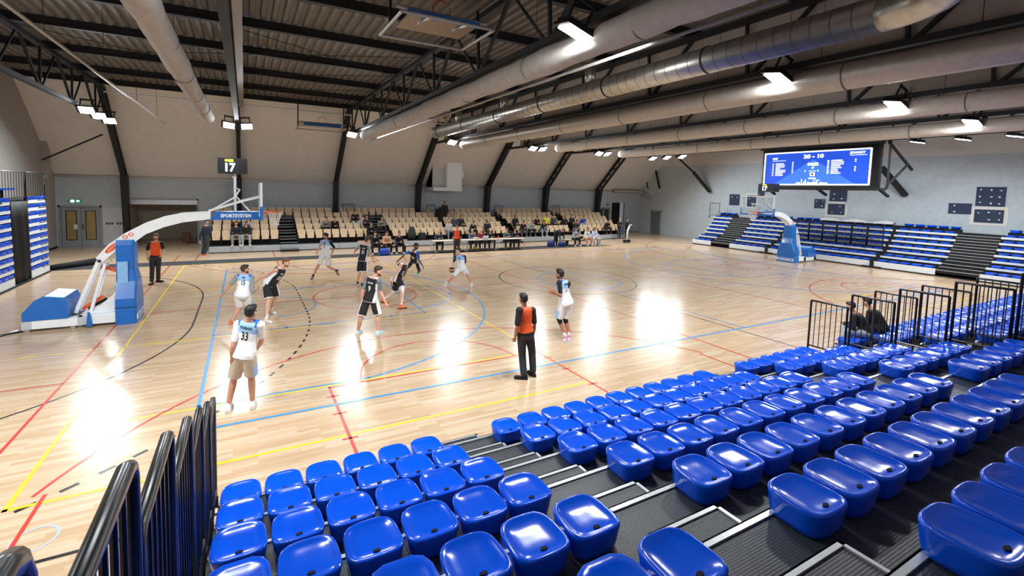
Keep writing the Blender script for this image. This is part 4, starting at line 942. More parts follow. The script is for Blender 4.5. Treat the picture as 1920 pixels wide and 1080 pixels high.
def hair_mesh(J, face, k, style, m, voxel):
    up, fw, rt = head_frame(J, face); c = J['head']; mb = MB(); E = lambda a, b, d, R_: mb.ell(c+fw*a*k+rt*b*k+up*d*k, [q*k for q in R_], (rt, fw, up), 14, 10)
    if style == 'bald': E(-.03, 0, -.02, (.081, .075, .045))
    elif style == 'hood': E(-.03, 0, .015, (.098, .105, .125)); E(-.03, 0, -.1, (.11, .1, .07))
    elif style == 'cap': E(-.012, 0, .075, (.086, .105, .055)); E(.1, 0, .055, (.06, .06, .012))
    else:
        E(-.024, 0, .055, (.085, .1, .085)); E(-.045, 0, .005, (.084, .072, .075)); E(.045, 0, .095, (.062, .055, .035))
        if style == 'top': E(.02, 0, .115, (.06, .075, .04))
        if style == 'long': E(-.06, 0, -.1, (.09, .06, .13)); E(-.02, .07, -.09, (.03, .05, .12)); E(-.02, -.07, -.09, (.03, .05, .12))
    return remesh(mb, voxel, 2, m, 'hair')
def beard_mesh(J, face, k, m, voxel):
    up, fw, rt = head_frame(J, face); c = J['head']; mb = MB(); E = lambda a, b, d, R_: mb.ell(c+fw*a*k+rt*b*k+up*d*k, [q*k for q in R_], (rt, fw, up), 12, 8)
    E(.055, 0, -.092, (.037, .036, .034))
    for s in (-1, 1): E(.03, s*.045, -.07, (.02, .04, .034))
    return remesh(mb, voxel, 2, m, 'beard')
def face_parts(J, face, k, t):
    up, fw, rt = head_frame(J, face); c = J['head']; e = MB()
    for s in (-1, 1): e.ell(c+fw*.083*k+rt*s*.031*k-up*.002*k, (.012*k, .008*k, .007*k), (rt, fw, up), 8, 6)
    add('eyes', fixn(e.mesh('eyes', mat('eye_dark', '#1d1512', .3), True)), t)
    mo = MB().ell(c+fw*.093*k-up*.062*k, (.022*k, .006*k, .006*k), (rt, fw, up), 8, 6); add('mouth', fixn(mo.mesh('mouth', mat('lip', '#a05a50', .5), True)), t)
def paint(me, mats, fn):
    me.materials.clear(); [me.materials.append(m) for m in mats]
    for p_ in me.polygons: p_.material_index = fn(p_.center, p_.normal)
def print_on(t, me, fr, J, s, size, tt, side, m, name, sx=.8, lateral=0, bold=.004, par=None):
    """lettering wrapped onto a garment: tt height along the trunk, side -1 back / +1 chest"""
    up, rt, fw, hr = fr; n_ = fw*side; x = n_.cross(up)*-1 if 0 else up.cross(n_); o = J['pel']+up*(J['neck']-J['pel']).length*tt+x*lateral
    tree = BVHTree.FromPolygons([v.co+ROOT_LOC[0] for v in me.vertices], [tuple(p.vertices) for p in me.polygons])
    mb = text_mb(s, size, sx, bold); vs = []
    for a, b, _ in mb.v:
        q = o+x*a+up*b+n_*.5; h = tree.ray_cast(q, -n_); vs.append((h[0]+n_*.006) if h[0] else o+x*a+up*b+n_*.13)
    mb2 = MB(); mb2.add(vs, mb.f); add(name, fixn(mb2.mesh(name, m)), t if par is None else par)
def person(label, J, front, face, H=1.88, voxel=.0105, skin='fair', hair='brown', style='short', kit=None, grp=None, cat='person', beard=None, eyes=True):
    J = {a: (V(b) if isinstance(b, (list, tuple)) else b) for a, b in J.items()}; k = J['k'] = H/1.85
    base = V(((J['ankL'].x+J['ankR'].x)/2, (J['ankL'].y+J['ankR'].y)/2, 0)) if not J.get('base') else V(J['base'])
    t = thing('person', label, cat, base, grp); ROOT_LOC[0] = base.copy(); fr = frames(J, front); kit(t, J, fr, k, voxel) if False else None
    add('body', body_mesh(J, fr, face, voxel, skin), t)
    if hair: add('hair', hair_mesh(J, face, k, style, HAIR[hair] if hair in HAIR else CL(hair), voxel*1.1), t)
    if beard: add('beard', beard_mesh(J, face, k, HAIR[beard], voxel*1.1), t)
    if eyes: face_parts(J, face, k, t)
    kit(t, J, fr, k, voxel); return t
def jersey(t, J, fr, k, vx, fn, mats, sleeve=None, hem=-.1):
    """sleeveless top; fn(u, side, depth) -> material index"""
    up, rt, fw, hr = fr; Lt = (J['neck']-J['pel']).length
    mb = MB().loft(torso_rings(J, fr, .012, hem, .955, .04))
    for s in 'LR': mb.cone(J['neck']-up*.03*k, .05*k, J['sho'+s].lerp(J['neck'], .22), .062*k)
    me = remesh(mb, vx, 3, None, 'jersey')
    def idx(c, n_):
        d = c-J['pel']; return fn(d.dot(up)/Lt, d.dot(rt)/(.17*k), d.dot(fw)/(.115*k))
    paint(me, mats, idx); o = add('jersey', me, t); return o, me
def sleeves(t, J, k, vx, m, sides='LR', a=.05, b=.75, infl=.008, fore=0, name='sleeve'):
    for s in sides:
        mb = MB(); S0, E0, W0 = J['sho'+s], J['elb'+s], J['wri'+s]
        mb.ell(S0, ((.064*k+infl),)*3); mb.cone(S0, .056*k+infl, S0.lerp(E0, min(b, 1)), .046*k+infl)
        if fore: mb.cone(E0, .044*k+infl, E0.lerp(W0, fore*.35), .046*k+infl); mb.cone(E0.lerp(W0, fore*.35), .045*k+infl, E0.lerp(W0, fore), .036*k+infl*.8)
        add(name, remesh(mb, vx, 3, m, 'sleeve'), t)
def shorts(t, J, fr, k, vx, fn, mats, b=.93, r1=.112, name='shorts'):
    up, rt, fw, hr = fr; mb = MB().loft(torso_rings(J, fr, .02, -.17, .12, 0))
    ends = []
    for s in 'LR':
        h, q = J['hip'+s], J['kne'+s]; e = h.lerp(q, b); d = (q-h).normalized(); x = d.cross(fw).normalized(); y = x.cross(d)
        rings = [[h.lerp(q, z)+(x*math.cos(a)+y*math.sin(a))*rr*k for a in [2*PI*i/16 for i in range(16)]] for z, rr in ((-.1, .1), (.25, .112), (.6, .113), (b, r1))]; mb.loft(rings); ends.append((h, d, (q-h).length*b))
    me = remesh(mb, vx, 2, None, name)
    def idx(c, n_):
        hem = min((abs((c-h).dot(d)-L_) if ((c-h)-d*(c-h).dot(d)).length < .2 else 9) for h, d, L_ in ends)
        dd = c-J['pel']; return fn(hem, abs(dd.dot(hr))/(.17*k), n_.dot(hr))
    paint(me, mats, idx); return add(name, me, t), me
def trousers(t, J, fr, k, vx, m, belt=None, r1=.06, name='trousers'):
    mb = MB().loft(torso_rings(J, fr, .016, -.17, .16, 0))
    for s in 'LR':
        h, q, a = J['hip'+s], J['kne'+s], J['ank'+s]; mb.cone(h, .102*k, h.lerp(q, .4), .1*k); mb.cone(h.lerp(q, .4), .1*k, q, .083*k); mb.cone(q, .083*k, q.lerp(a, .35), .08*k); mb.cone(q.lerp(a, .35), .08*k, q.lerp(a, .93), (r1+.006)*k)
    add(name, remesh(mb, vx, 3, m, name), t)
def socks(t, J, k, vx, m, a=1.62, r=.044):
    for s in 'LR': add('sock', remesh(leg_sleeve(J, s, a, 1.99, r*k, .043*k, k), vx, 2, m, 'sock'), t)
WJ, WB_, WL = CL('#eef1f4'), CL('#2a62c8'), CL('#9cc4ec')
BJ, WP = CL('#1b1c20'), CL('#e8e9ea')
def kit_white(num=None, name=None, side=-1, sl=None, arms=None, extra=None, shoe_c='#e8e6e2', sole='#d8d4cc', shorts_c='#e9eaea', sock='#f2f2f2', chest=None, short_text=None):
    def go(t, J, fr, k, vx):
        def fn(u_, x, d): return 1 if u_ > .955 or (u_ > .84 and abs(x) > .72) else 2 if u_ > .68-.06*abs(x) else 0
        o, me = jersey(t, J, fr, k, vx, fn, [WJ, WB_, WL])
        m = CL('#15171c')
        if num: print_on(t, me, fr, J, num, .2 if len(num) > 1 else .2, .56, side, m, 'jersey_number', .62)
        if name: print_on(t, me, fr, J, name, .062, .8, side, m, 'jersey_name', 1.0, bold=.002)
        so, sm = shorts(t, J, fr, k, vx, lambda hem, lat, n_: 1 if lat > 1.02 and abs(n_) > .8 and hem < .22 else 0, [CL(shorts_c), WL])
        if short_text: print_on(t, sm, fr, J, short_text, .075, -.06, side, m, 'shorts_lettering', 1.1, lateral=-.0, bold=.003)
        common(t, J, k, vx, sl, arms, extra, shoe_c, sole, sock)
    return go
def common(t, J, k, vx, sl, arms, extra, shoe_c, sole, sock):
    if sl: sleeves(t, J, k, vx, CL(sl), b=.72)
    for c, side in (arms or {}).items(): sleeves(t, J, k, vx, CL(c), side, b=1, infl=.006, fore=.12, name='arm_sleeve')
    if extra: extra(t, J, k, vx)
    socks(t, J, k, vx, CL(sock))
    for s in 'LR': shoe(J, s, k, CL(shoe_c), CL(sole), t, vx)
def kit_black(num=None, name=None, side=-1, sl=None, arms=None, extra=None, shoe_c='#e8e6e2', sole='#d8d4cc', sock='#f2f2f2', arm_col=None, text=None):
    def go(t, J, fr, k, vx):
        def fn(u_, x, d): return 1 if (abs(x) > .82 and u_ < .78) or u_ < -.055 or u_ > .965 else 0
        o, me = jersey(t, J, fr, k, vx, fn, [BJ, WP])
        m = CL('#f4f4f4')
        if num: print_on(t, me, fr, J, num, .2, .5, side, m, 'jersey_number', .62)
        if name: print_on(t, me, fr, J, name, .05, .76, side, m, 'jersey_name', 1.1, bold=.002)
        shorts(t, J, fr, k, vx, lambda hem, lat, n_: 1 if hem < .028 or (lat > .86 and abs(n_) > .55) else 0, [BJ, WP])
        common(t, J, k, vx, sl, arms, extra, shoe_c, sole, sock)
    return go
def kit_ref(side):
    def go(t, J, fr, k, vx):
        up, rt, fw, hr = fr; Lt = (J['neck']-J['pel']).length
        mb = MB().loft(torso_rings(J, fr, .018, -.02, .985, .0))
        for s in 'LR': mb.cone(J['neck']-up*.035*k, .058*k, J['sho'+s], .068*k)
        me = remesh(mb, vx, 3, None, 'shirt')
        def idx(c, n_):
            d = c-J['pel']; u_ = d.dot(up)/Lt; x = abs(d.dot(rt))/(.17*k); return 1 if x > 1.16-.62*max(0, (u_-.45)) else 0
        paint(me, [CL('#e8551c'), CL('#17171a')], idx); o = add('shirt', me, t)
        sleeves(t, J, k, vx, CL('#17171a'), b=.78, infl=.018); trousers(t, J, fr, k, vx, CL('#2b2b2e'), r1=.066)
        add('belt', remesh(MB().loft(torso_rings(J, fr, .024, .05, .06, 0)+torso_rings(J, fr, .024, .05, .06, 0)[:0]) if 0 else MB().loft([[p_+up*z for p_ in torso_rings(J, fr, .022, .05, .05)[0]] for z in (0, .035)]), vx, 0, CL('#0c0c0d'), 'belt'), t)
        for s in 'LR': shoe(J, s, k, CL('#131315'), CL('#0c0c0c'), t, vx)
    return go
def kit_casual(top, bottom, shoes, infl=.022, fore=1):
    def go(t, J, fr, k, vx):
        up, rt, fw, hr = fr; mb = MB().loft(torso_rings(J, fr, infl, -.1, .985, .0, belly=.02))
        for s in 'LR':
            mb.cone(J['neck']-up*.035*k, .06*k, J['sho'+s], .07*k); mb.cone(J['sho'+s], .062*k+infl*.4, J['elb'+s], .05*k+infl*.5)
            if fore: mb.cone(J['elb'+s], .048*k+infl*.5, J['elb'+s].lerp(J['wri'+s], .93), .036*k+infl*.4)
        add('jacket', remesh(mb, vx, 3, CL(top), 'jacket'), t); trousers(t, J, fr, k, vx, CL(bottom))
        for s in 'LR': shoe(J, s, k, CL(shoes), CL('#d8d8d6'), t, vx)
    return go
POSES = {"p33": {"ankL": [0.471, 0.499, 0.095],
 "toeL": [0.508, 0.686, 0.03],
 "ankR": [0.846, 0.468, 0.095],
 "toeR": [0.87, 0.657, 0.03],
 "pel": [0.73, 0.391, 1.013],
 "hipL": [0.66, 0.455, 0.997],
 "kneL": [0.564, 0.577, 0.548],
 "hipR": [0.799, 0.328, 1.029],
 "kneR": [0.832, 0.491, 0.577],
 "neck": [0.817, 0.364, 1.612],
 "head": [0.838, 0.313, 1.749],
 "shoL": [0.634, 0.418, 1.527],
 "elbL": [0.557, 0.339, 1.185],
 "wriL": [0.535, 0.429, 0.922],
 "shoR": [0.978, 0.276, 1.52],
 "elbR": [0.996, 0.373, 1.213],
 "wriR": [0.943, 0.58, 1.032]}, "p15": {"ankL": [0.381, 5.782, 0.095],
 "toeL": [0.407, 5.97, 0.03],
 "ankR": [0.833, 5.81, 0.095],
 "toeR": [0.858, 5.999, 0.03],
 "pel": [0.669, 5.877, 0.813],
 "hipL": [0.569, 5.895, 0.836],
 "kneL": [0.602, 6.068, 0.456],
 "hipR": [0.774, 5.868, 0.825],
 "kneR": [0.85, 6.093, 0.426],
 "neck": [0.743, 5.985, 1.403],
 "head": [0.748, 5.943, 1.528],
 "shoL": [0.539, 6.0, 1.316],
 "elbL": [0.336, 6.019, 1.053],
 "wriL": [0.188, 6.083, 0.827],
 "shoR": [0.912, 5.927, 1.295],
 "elbR": [0.937, 5.847, 0.885],
 "wriR": [1.056, 6.095, 0.922]}, "pdef": {"ankL": [1.271, 5.742, 0.095],
 "toeL": [1.406, 5.608, 0.03],
 "ankR": [1.451, 6.69, 0.095],
 "toeR": [1.551, 6.528, 0.03],
 "pel": [1.388, 6.202, 1.027],
 "hipL": [1.297, 6.198, 1.05],
 "kneL": [1.341, 5.962, 0.591],
 "hipR": [1.48, 6.183, 1.009],
 "kneR": [1.572, 6.49, 0.594],
 "neck": [1.706, 6.051, 1.505],
 "head": [1.814, 5.99, 1.651],
 "shoL": [1.551, 5.928, 1.464],
 "elbL": [1.321, 6.096, 1.323],
 "wriL": [1.106, 6.189, 1.172],
 "shoR": [1.77, 6.175, 1.356],
 "elbR": [1.635, 6.295, 1.095],
 "wriR": [1.619, 6.516, 0.937]}, "prun": {"ankL": [3.244, 11.53, 0.095],
 "toeL": [3.166, 11.356, 0.03],
 "ankR": [4.209, 11.311, 0.33],
 "toeR": [4.296, 11.048, 0.14],
 "pel": [3.763, 11.402, 1.052],
 "hipL": [3.673, 11.437, 1.054],
 "kneL": [3.501, 11.552, 0.614],
 "hipR": [3.853, 11.367, 1.049],
 "kneR": [3.83, 11.255, 0.556],
 "neck": [3.754, 11.412, 1.657],
 "head": [3.736, 11.298, 1.824],
 "shoL": [3.605, 11.527, 1.573],
 "elbL": [3.548, 11.714, 1.319],
 "wriL": [3.433, 11.531, 1.135],
 "shoR": [3.935, 11.348, 1.559],
 "elbR": [4.049, 11.127, 1.363],
 "wriR": [3.919, 11.098, 1.025]}, "p13": {"ankL": [4.755, 9.909, 0.095],
 "toeL": [4.817, 10.089, 0.03],
 "ankR": [4.821, 9.425, 0.095],
 "toeR": [4.895, 9.6, 0.03],
 "pel": [4.873, 9.624, 1.043],
 "hipL": [4.772, 9.653, 1.043],
 "kneL": [4.792, 9.699, 0.523],
 "hipR": [4.974, 9.595, 1.042],
 "kneR": [4.955, 9.521, 0.537],
 "neck": [4.968, 9.581, 1.647],
 "head": [5.046, 9.536, 1.802],
 "shoL": [4.737, 9.632, 1.554],
 "elbL": [4.647, 9.885, 1.372],
 "wriL": [4.671, 10.125, 1.225],
 "shoR": [5.078, 9.458, 1.531],
 "elbR": [5.144, 9.581, 1.248],
 "wriR": [5.288, 9.57, 1.014]}, "p9": {"ankL": [3.406, 3.74, 0.095],
 "toeL": [3.527, 3.887, 0.03],
 "ankR": [3.872, 3.482, 0.095],
 "toeR": [4.021, 3.6, 0.03],
 "pel": [3.687, 3.587, 0.951],
 "hipL": [3.595, 3.622, 0.951],
 "kneL": [3.445, 3.581, 0.509],
 "hipR": [3.778, 3.551, 0.952],
 "kneR": [3.871, 3.504, 0.52],
 "neck": [3.766, 3.552, 1.55],
 "head": [3.872, 3.498, 1.713],
 "shoL": [3.63, 3.688, 1.483],
 "elbL": [3.499, 3.677, 1.157],
 "wriL": [3.507, 3.751, 0.889],
 "shoR": [3.865, 3.4, 1.462],
 "elbR": [3.931, 3.49, 1.162],
 "wriR": [4.047, 3.397, 0.881]}, "plean": {"ankL": [4.91, 6.734, 0.095],
 "toeL": [5.029, 6.586, 0.03],
 "ankR": [5.228, 5.763, 0.095],
 "toeR": [5.418, 5.764, 0.03],
 "pel": [5.19, 6.187, 0.879],
 "hipL": [5.1, 6.154, 0.891],
 "kneL": [5.265, 6.446, 0.479],
 "hipR": [5.278, 6.214, 0.867],
 "kneR": [5.307, 5.852, 0.619],
 "neck": [5.394, 6.088, 1.435],
 "head": [5.511, 6.028, 1.587],
 "shoL": [5.26, 5.943, 1.38],
 "elbL": [5.077, 5.992, 1.109],
 "wriL": [5.031, 6.049, 0.845],
 "shoR": [5.545, 6.185, 1.342],
 "elbR": [5.438, 6.296, 1.067],
 "wriR": [5.474, 6.362, 0.805]}, "pbeh": {"ankL": [6.531, 9.699, 0.095],
 "toeL": [6.69, 9.595, 0.03],
 "ankR": [6.969, 9.183, 0.42],
 "toeR": [7.098, 9.327, 0.25],
 "pel": [6.942, 9.343, 0.948],
 "hipL": [6.843, 9.383, 0.947],
 "kneL": [6.757, 9.696, 0.629],
 "hipR": [7.04, 9.304, 0.949],
 "kneR": [7.238, 9.462, 0.504],
 "neck": [6.79, 9.039, 1.399],
 "head": [6.881, 8.993, 1.577],
 "shoL": [6.65, 9.161, 1.33],
 "elbL": [6.495, 9.375, 1.165],
 "wriL": [6.32, 9.481, 0.98],
 "shoR": [6.915, 8.908, 1.323],
 "elbR": [6.987, 8.967, 1.025],
 "wriR": [7.127, 8.918, 0.795]}, "pball": {"ankL": [7.965, 8.416, 0.095],
 "toeL": [7.827, 8.285, 0.03],
 "ankR": [8.911, 7.998, 0.095],
 "toeR": [8.841, 7.821, 0.03],
 "pel": [8.531, 8.16, 0.691],
 "hipL": [8.425, 8.214, 0.695],
 "kneL": [8.147, 8.125, 0.42],
 "hipR": [8.636, 8.106, 0.687],
 "kneR": [8.609, 7.805, 0.532],
 "neck": [8.452, 8.205, 1.286],
 "head": [8.385, 8.234, 1.439],
 "shoL": [8.372, 8.359, 1.197],
 "elbL": [8.278, 8.457, 0.918],
 "wriL": [8.127, 8.27, 0.787],
 "shoR": [8.626, 8.111, 1.193],
 "elbR": [8.673, 8.148, 0.89],
 "wriR": [8.526, 8.162, 0.599]}, "p1": {"ankL": [8.272, 1.174, 0.095],
 "toeL": [8.12, 1.06, 0.03],
 "ankR": [8.421, 1.186, 0.095],
 "toeR": [8.272, 1.068, 0.03],
 "pel": [8.27, 1.219, 1.007],
 "hipL": [8.178, 1.227, 1.013],
 "kneL": [8.158, 1.344, 0.551],
 "hipR": [8.361, 1.212, 1.0],
 "kneR": [8.35, 1.33, 0.545],
 "neck": [8.151, 1.291, 1.611],
 "head": [8.098, 1.301, 1.753],
 "shoL": [7.988, 1.172, 1.564],
 "elbL": [8.002, 1.109, 1.224],
 "wriL": [7.761, 1.046, 1.346],
 "shoR": [8.312, 1.215, 1.503],
 "elbR": [8.215, 1.247, 1.174],
 "wriR": [7.956, 1.323, 1.247]}, "ref": {"ankL": [5.9, -0.441, 0.095],
 "toeL": [5.745, -0.331, 0.03],
 "ankR": [6.173, -0.379, 0.095],
 "toeR": [6.176, -0.189, 0.03],
 "pel": [5.957, -0.37, 0.927],
 "hipL": [5.865, -0.367, 0.938],
 "kneL": [5.927, -0.309, 0.507],
 "hipR": [6.048, -0.377, 0.918],
 "kneR": [6.166, -0.325, 0.505],
 "neck": [5.927, -0.343, 1.508],
 "head": [5.894, -0.332, 1.671],
 "shoL": [5.754, -0.423, 1.465],
 "elbL": [5.682, -0.459, 1.135],
 "wriL": [5.705, -0.364, 0.888],
 "shoR": [6.098, -0.385, 1.42],
 "elbR": [6.154, -0.403, 1.117],
 "wriR": [6.231, -0.285, 0.894]}, "refl": {"ankL": [-2.437, 12.582, 0.095],
 "toeL": [-2.48, 12.397, 0.03],
 "ankR": [-2.283, 12.946, 0.095],
 "toeR": [-2.109, 12.871, 0.03],
 "pel": [-2.32, 12.743, 1.027],
 "hipL": [-2.417, 12.759, 1.03],
 "kneL": [-2.43, 12.687, 0.542],
 "hipR": [-2.222, 12.727, 1.025],
 "kneR": [-2.255, 12.811, 0.543],
 "neck": [-2.295, 12.737, 1.623],
 "head": [-2.29, 12.728, 1.801],
 "shoL": [-2.494, 12.743, 1.549],
 "elbL": [-2.591, 12.82, 1.263],
 "wriL": [-2.588, 12.88, 1.004],
 "shoR": [-2.097, 12.725, 1.538],
 "elbR": [-2.022, 12.53, 1.318],
 "wriR": [-2.056, 12.306, 1.165]}, "reff": {"ankL": [11.488, 15.36, 0.095],
 "toeL": [11.382, 15.202, 0.03],
 "ankR": [11.696, 15.296, 0.095],
 "toeR": [11.607, 15.128, 0.03],
 "pel": [11.613, 15.317, 1.001],
 "hipL": [11.554, 15.387, 0.995],
 "kneL": [11.53, 15.387, 0.541],
 "hipR": [11.673, 15.247, 1.007],
 "kneR": [11.697, 15.274, 0.55],
 "neck": [11.607, 15.326, 1.576],
 "head": [11.602, 15.322, 1.724],
 "shoL": [11.457, 15.391, 1.462],
 "elbL": [11.425, 15.469, 1.175],
 "wriL": [11.436, 15.48, 0.913],
 "shoR": [11.777, 15.233, 1.47],
 "elbR": [11.846, 15.243, 1.18],
 "wriR": [11.806, 15.246, 0.908]}, "coach": {"ankL": [-1.304, 19.746, 0.095],
 "toeL": [-1.261, 19.561, 0.03],
 "ankR": [-1.175, 19.549, 0.095],
 "toeR": [-1.093, 19.378, 0.03],
 "pel": [-1.105, 19.579, 1.057],
 "hipL": [-1.184, 19.631, 1.053],
 "kneL": [-1.209, 19.632, 0.531],
 "hipR": [-1.025, 19.527, 1.06],
 "kneR": [-1.031, 19.541, 0.559],
 "neck": [-1.064, 19.564, 1.656],
 "head": [-1.034, 19.548, 1.848],
 "shoL": [-1.21, 19.543, 1.519],
 "elbL": [-1.345, 19.516, 1.179],
 "wriL": [-1.367, 19.494, 0.873],
 "shoR": [-0.969, 19.639, 1.497],
 "elbR": [-0.875, 19.596, 1.196],
 "wriR": [-0.916, 19.718, 0.96]}}
CR = V((math.sin(YAW), -math.cos(YAW), 0))
D = lambda a, b, c=0: CR*a+fwdh*b+V((0, 0, c))
black_knee = lambda t, J, k, vx: [add('knee_sleeve', remesh(leg_sleeve(J, s, .72, 1.22, .07*k, .06*k, k), vx, 2, CL('#141416'), 'knee_sleeve'), t) for s in 'LR']
white_tights = lambda t, J, k, vx: [add('tights', remesh(leg_sleeve(J, s, .5, 1.97, .077*k, .043*k, k), vx, 2, CL('#eceae8'), 'tights'), t) for s in 'LR']
calf_white = lambda t, J, k, vx: [add('calf_sleeve', remesh(leg_sleeve(J, s, 1.15, 1.9, .06*k, .044*k, k), vx, 2, CL('#e9e9ea'), 'calf_sleeve'), t) for s in 'LR']
for q in ('prun', 'pbeh'): POSES[q]['airR'] = 1
P_ = lambda key, label, front, face, **kw: person(label, POSES[key], front, face, **kw)
P_('p33', 'person in white and blue jersey number 33 seen from behind, nearest player', 1, D(.25, 1, -.1), H=1.9, voxel=.0095, skin='light', hair='black', style='short', kit=kit_white('33', 'THRAN', -1, sl='#f1f1f2', shorts_c='#cdbfae', short_text='Spruit'))
P_('p15', 'person in white jersey number 15 with grey sleeves, arm stretched out to the left', 1, D(.75, .6, -.1), skin='light', hair='brown', kit=kit_white('15', 'IIIII', -1, sl='#8e9498', arms={'#8e9498': 'R'}, shoe_c='#d9742f', sock='#efeae6'), beard='brown')
P_('pdef', 'person in black and white kit leaning right with the left arm stretched back', -1, D(1, -.1, -.05), skin='fair', hair='lightbrown', style='top', kit=kit_black('10', 'IIIIII', 1, shoe_c='#e7e5e2'), beard='lightbrown')
P_('prun', 'person running in white kit with one black sleeve, dark bearded', -1, D(-.8, -.6), skin='light', hair='black', style='top', kit=kit_white('7', 'IIIIIII', 1, arms={'#15161a': 'R'}, shoe_c='#1d1d20', sock='#17171a'), beard='black')
P_('p13', 'person in black jersey number 31 seen from behind, hands before him', 1, D(.8, .5, -.1), skin='fair', hair='brown', kit=kit_black('31', 'IIIIIII', -1, sl='#8f9498', extra=calf_white, shoe_c='#18181a', sock='#1a1a1c'))
P_('p9', 'person in black jersey number 9 with grey undershirt and pale blue shoes', 1, D(1, .1, -.1), H=1.92, skin='fair', hair='brown', kit=kit_black('9', 'III II IIII', -1, sl='#75808c', shoe_c='#bfe0ea'), beard='brown')
P_('plean', 'blond person in black kit with white tights and orange shoes, bent forward', -1, D(1, -.1, -.35), skin='fair', hair='blond', style='top', kit=kit_black('8', None, 1, extra=white_tights, shoe_c='#e8743a', sole='#20201f'))
P_('pbeh', 'dark skinned person running in black kit with blue sleeves', -1, D(1, -.5, -.1), skin='dark', hair='black', kit=kit_black('22', None, 1, sl='#2455c4', shoe_c='#8ad4c8'), beard='black')
P_('pball', 'person in white kit dribbling the ball with legs wide apart', -1, D(-.9, -.35, -.1), H=1.84, skin='fair', hair='brown', kit=kit_white('1', 'IIIIIII', 1, sl='#1c2340', shoe_c='#e9e9ec'))
P_('p1', 'person in white jersey number 11 with black sleeves and black knee sleeves', 1, D(-.75, .6), H=1.92, skin='tan', hair='black', style='top', kit=kit_white('11', 'IIIIIIII', -1, sl='#191b1f', extra=black_knee, shoe_c='#d3a9c0'), beard='black')
P_('ref', 'referee in orange and black shirt seen from behind, at the near sideline', 1, D(-.5, .85), H=1.82, voxel=.0095, skin='tan', hair='black', kit=kit_ref(-1))
P_('refl', 'referee in orange and black shirt facing the camera, behind the left basketball unit', -1, D(.1, -1, -.1), H=1.84, skin='light', hair='brown', kit=kit_ref(1), beard='brown')
P_('reff', 'referee in orange shirt standing before the scorers tables', -1, D(.2, -1), H=1.8, voxel=.013, skin='light', hair='brown', kit=kit_ref(1))
P_('coach', 'standing person in navy sweater with orange shoes at the left end of the far stand', -1, D(1, -.2), H=1.86, voxel=.013, skin='light', hair='black', kit=kit_casual('#1c2438', '#33403f', '#e0512c'))
# the ball in the dribbler's hand
bp = V(POSES['pball']['wriL']); ballp = bp+D(.02, -.06, -.1)
bl = single('basketball', MB().ell((0, 0, 0), (.121, .121, .121), n=24, m=16), mat('ball_tan', '#b98b62', .5), 'black and tan basketball under the dribbler\'s hand', 'ball', smooth=True); bl.location = ballp
sb_ = MB()
for z0, z1 in ((-.1, -.045), (.045, .1)): sb_.loft([[(math.sqrt(max(.1225**2-z*z, 0))*math.cos(a), math.sqrt(max(.1225**2-z*z, 0))*math.sin(a), z) for a in [2*PI*i/24 for i in range(24)]] for z in (z0, (z0+z1)/2, z1)], cap=False)
o = link('black_panel', fixn(sb_.mesh('black_panel', BLACK, True)), bl)

# ---------------------------------------------------------------- spectators
def seat_pose(lean=.1, kind='lap', H=1.78, hs=.45, spread=.1):
    """sitting on something hs high, facing -y, hips at the origin"""
    J = {'base': (0, 0, 0)}; k = H/1.85; p = V((0, 0, hs+.09)); d = V((0, -math.sin(lean), math.cos(lean)))
    J['pel'] = p; J['neck'] = p+d*.56*k; J['head'] = J['neck']+(d+V((0, -.12, .35))).normalized()*.2*k
    for s, q in (('L', -1), ('R', 1)):
        J['hip'+s] = p+V((q*.09, 0, 0)); J['kne'+s] = p+V((q*(.1+spread), -.43*k, .02)); J['ank'+s] = V((q*(.1+spread*.8), -.42*k-.03, .095)); J['toe'+s] = J['ank'+s]+V((q*.05, -.19, -.06))
        J['sho'+s] = J['neck']+V((q*.19*k, 0, -.05*k))
        if kind == 'lap': J['elb'+s] = J['sho'+s]+V((q*.08, -.04, -.3)); J['wri'+s] = J['kne'+s]+V((-q*.1, .12, .09))
        elif kind == 'knees': J['elb'+s] = J['kne'+s]+V((q*.0, .12, .1)); J['wri'+s] = V((q*.05, J['kne'+s].y-.06, J['kne'+s].z+.14))
        elif kind == 'crossed': J['elb'+s] = J['sho'+s]+V((q*.06, -.08, -.28)); J['wri'+s] = J['pel']+V((-q*.1, -.17, .3))
        else: J['elb'+s] = J['sho'+s]+V((q*.06, -.12, -.26)); J['wri'+s] = V((q*.12, J['elb'+s].y-.22, J['elb'+s].z+.08))
    return J
def stand_pose(kind='cross', H=1.8, bend=0):
    J = {'base': (0, 0, 0)}; k = H/1.85; p = V((0, 0, .97*k)); d = V((0, -math.sin(bend), math.cos(bend)))
    J['pel'] = p; J['neck'] = p+d*.56*k; J['head'] = J['neck']+(d+V((0, -.1, .3*math.cos(bend)))).normalized()*.2*k
    for s, q in (('L', -1), ('R', 1)):
        J['hip'+s] = p+V((q*.09, 0, 0)); J['kne'+s] = V((q*.11, -.03, .52*k)); J['ank'+s] = V((q*.13, .02, .095)); J['toe'+s] = J['ank'+s]+V((q*.05, -.19, -.06)); J['sho'+s] = J['neck']+V((q*.19*k, 0, -.05*k))
        if bend: J['elb'+s] = J['sho'+s]+V((q*.04, -.03, -.28)); J['wri'+s] = J['elb'+s]+V((-q*.03, -.08, -.24))
        elif kind == 'cross': J['elb'+s] = J['sho'+s]+V((q*.07, -.06, -.28)); J['wri'+s] = p+V((-q*.08, -.19, .26))
        else: J['elb'+s] = J['sho'+s]+V((q*.06, .02, -.3)); J['wri'+s] = J['elb'+s]+V((0, -.08, -.25))
    return J
VAR = {}
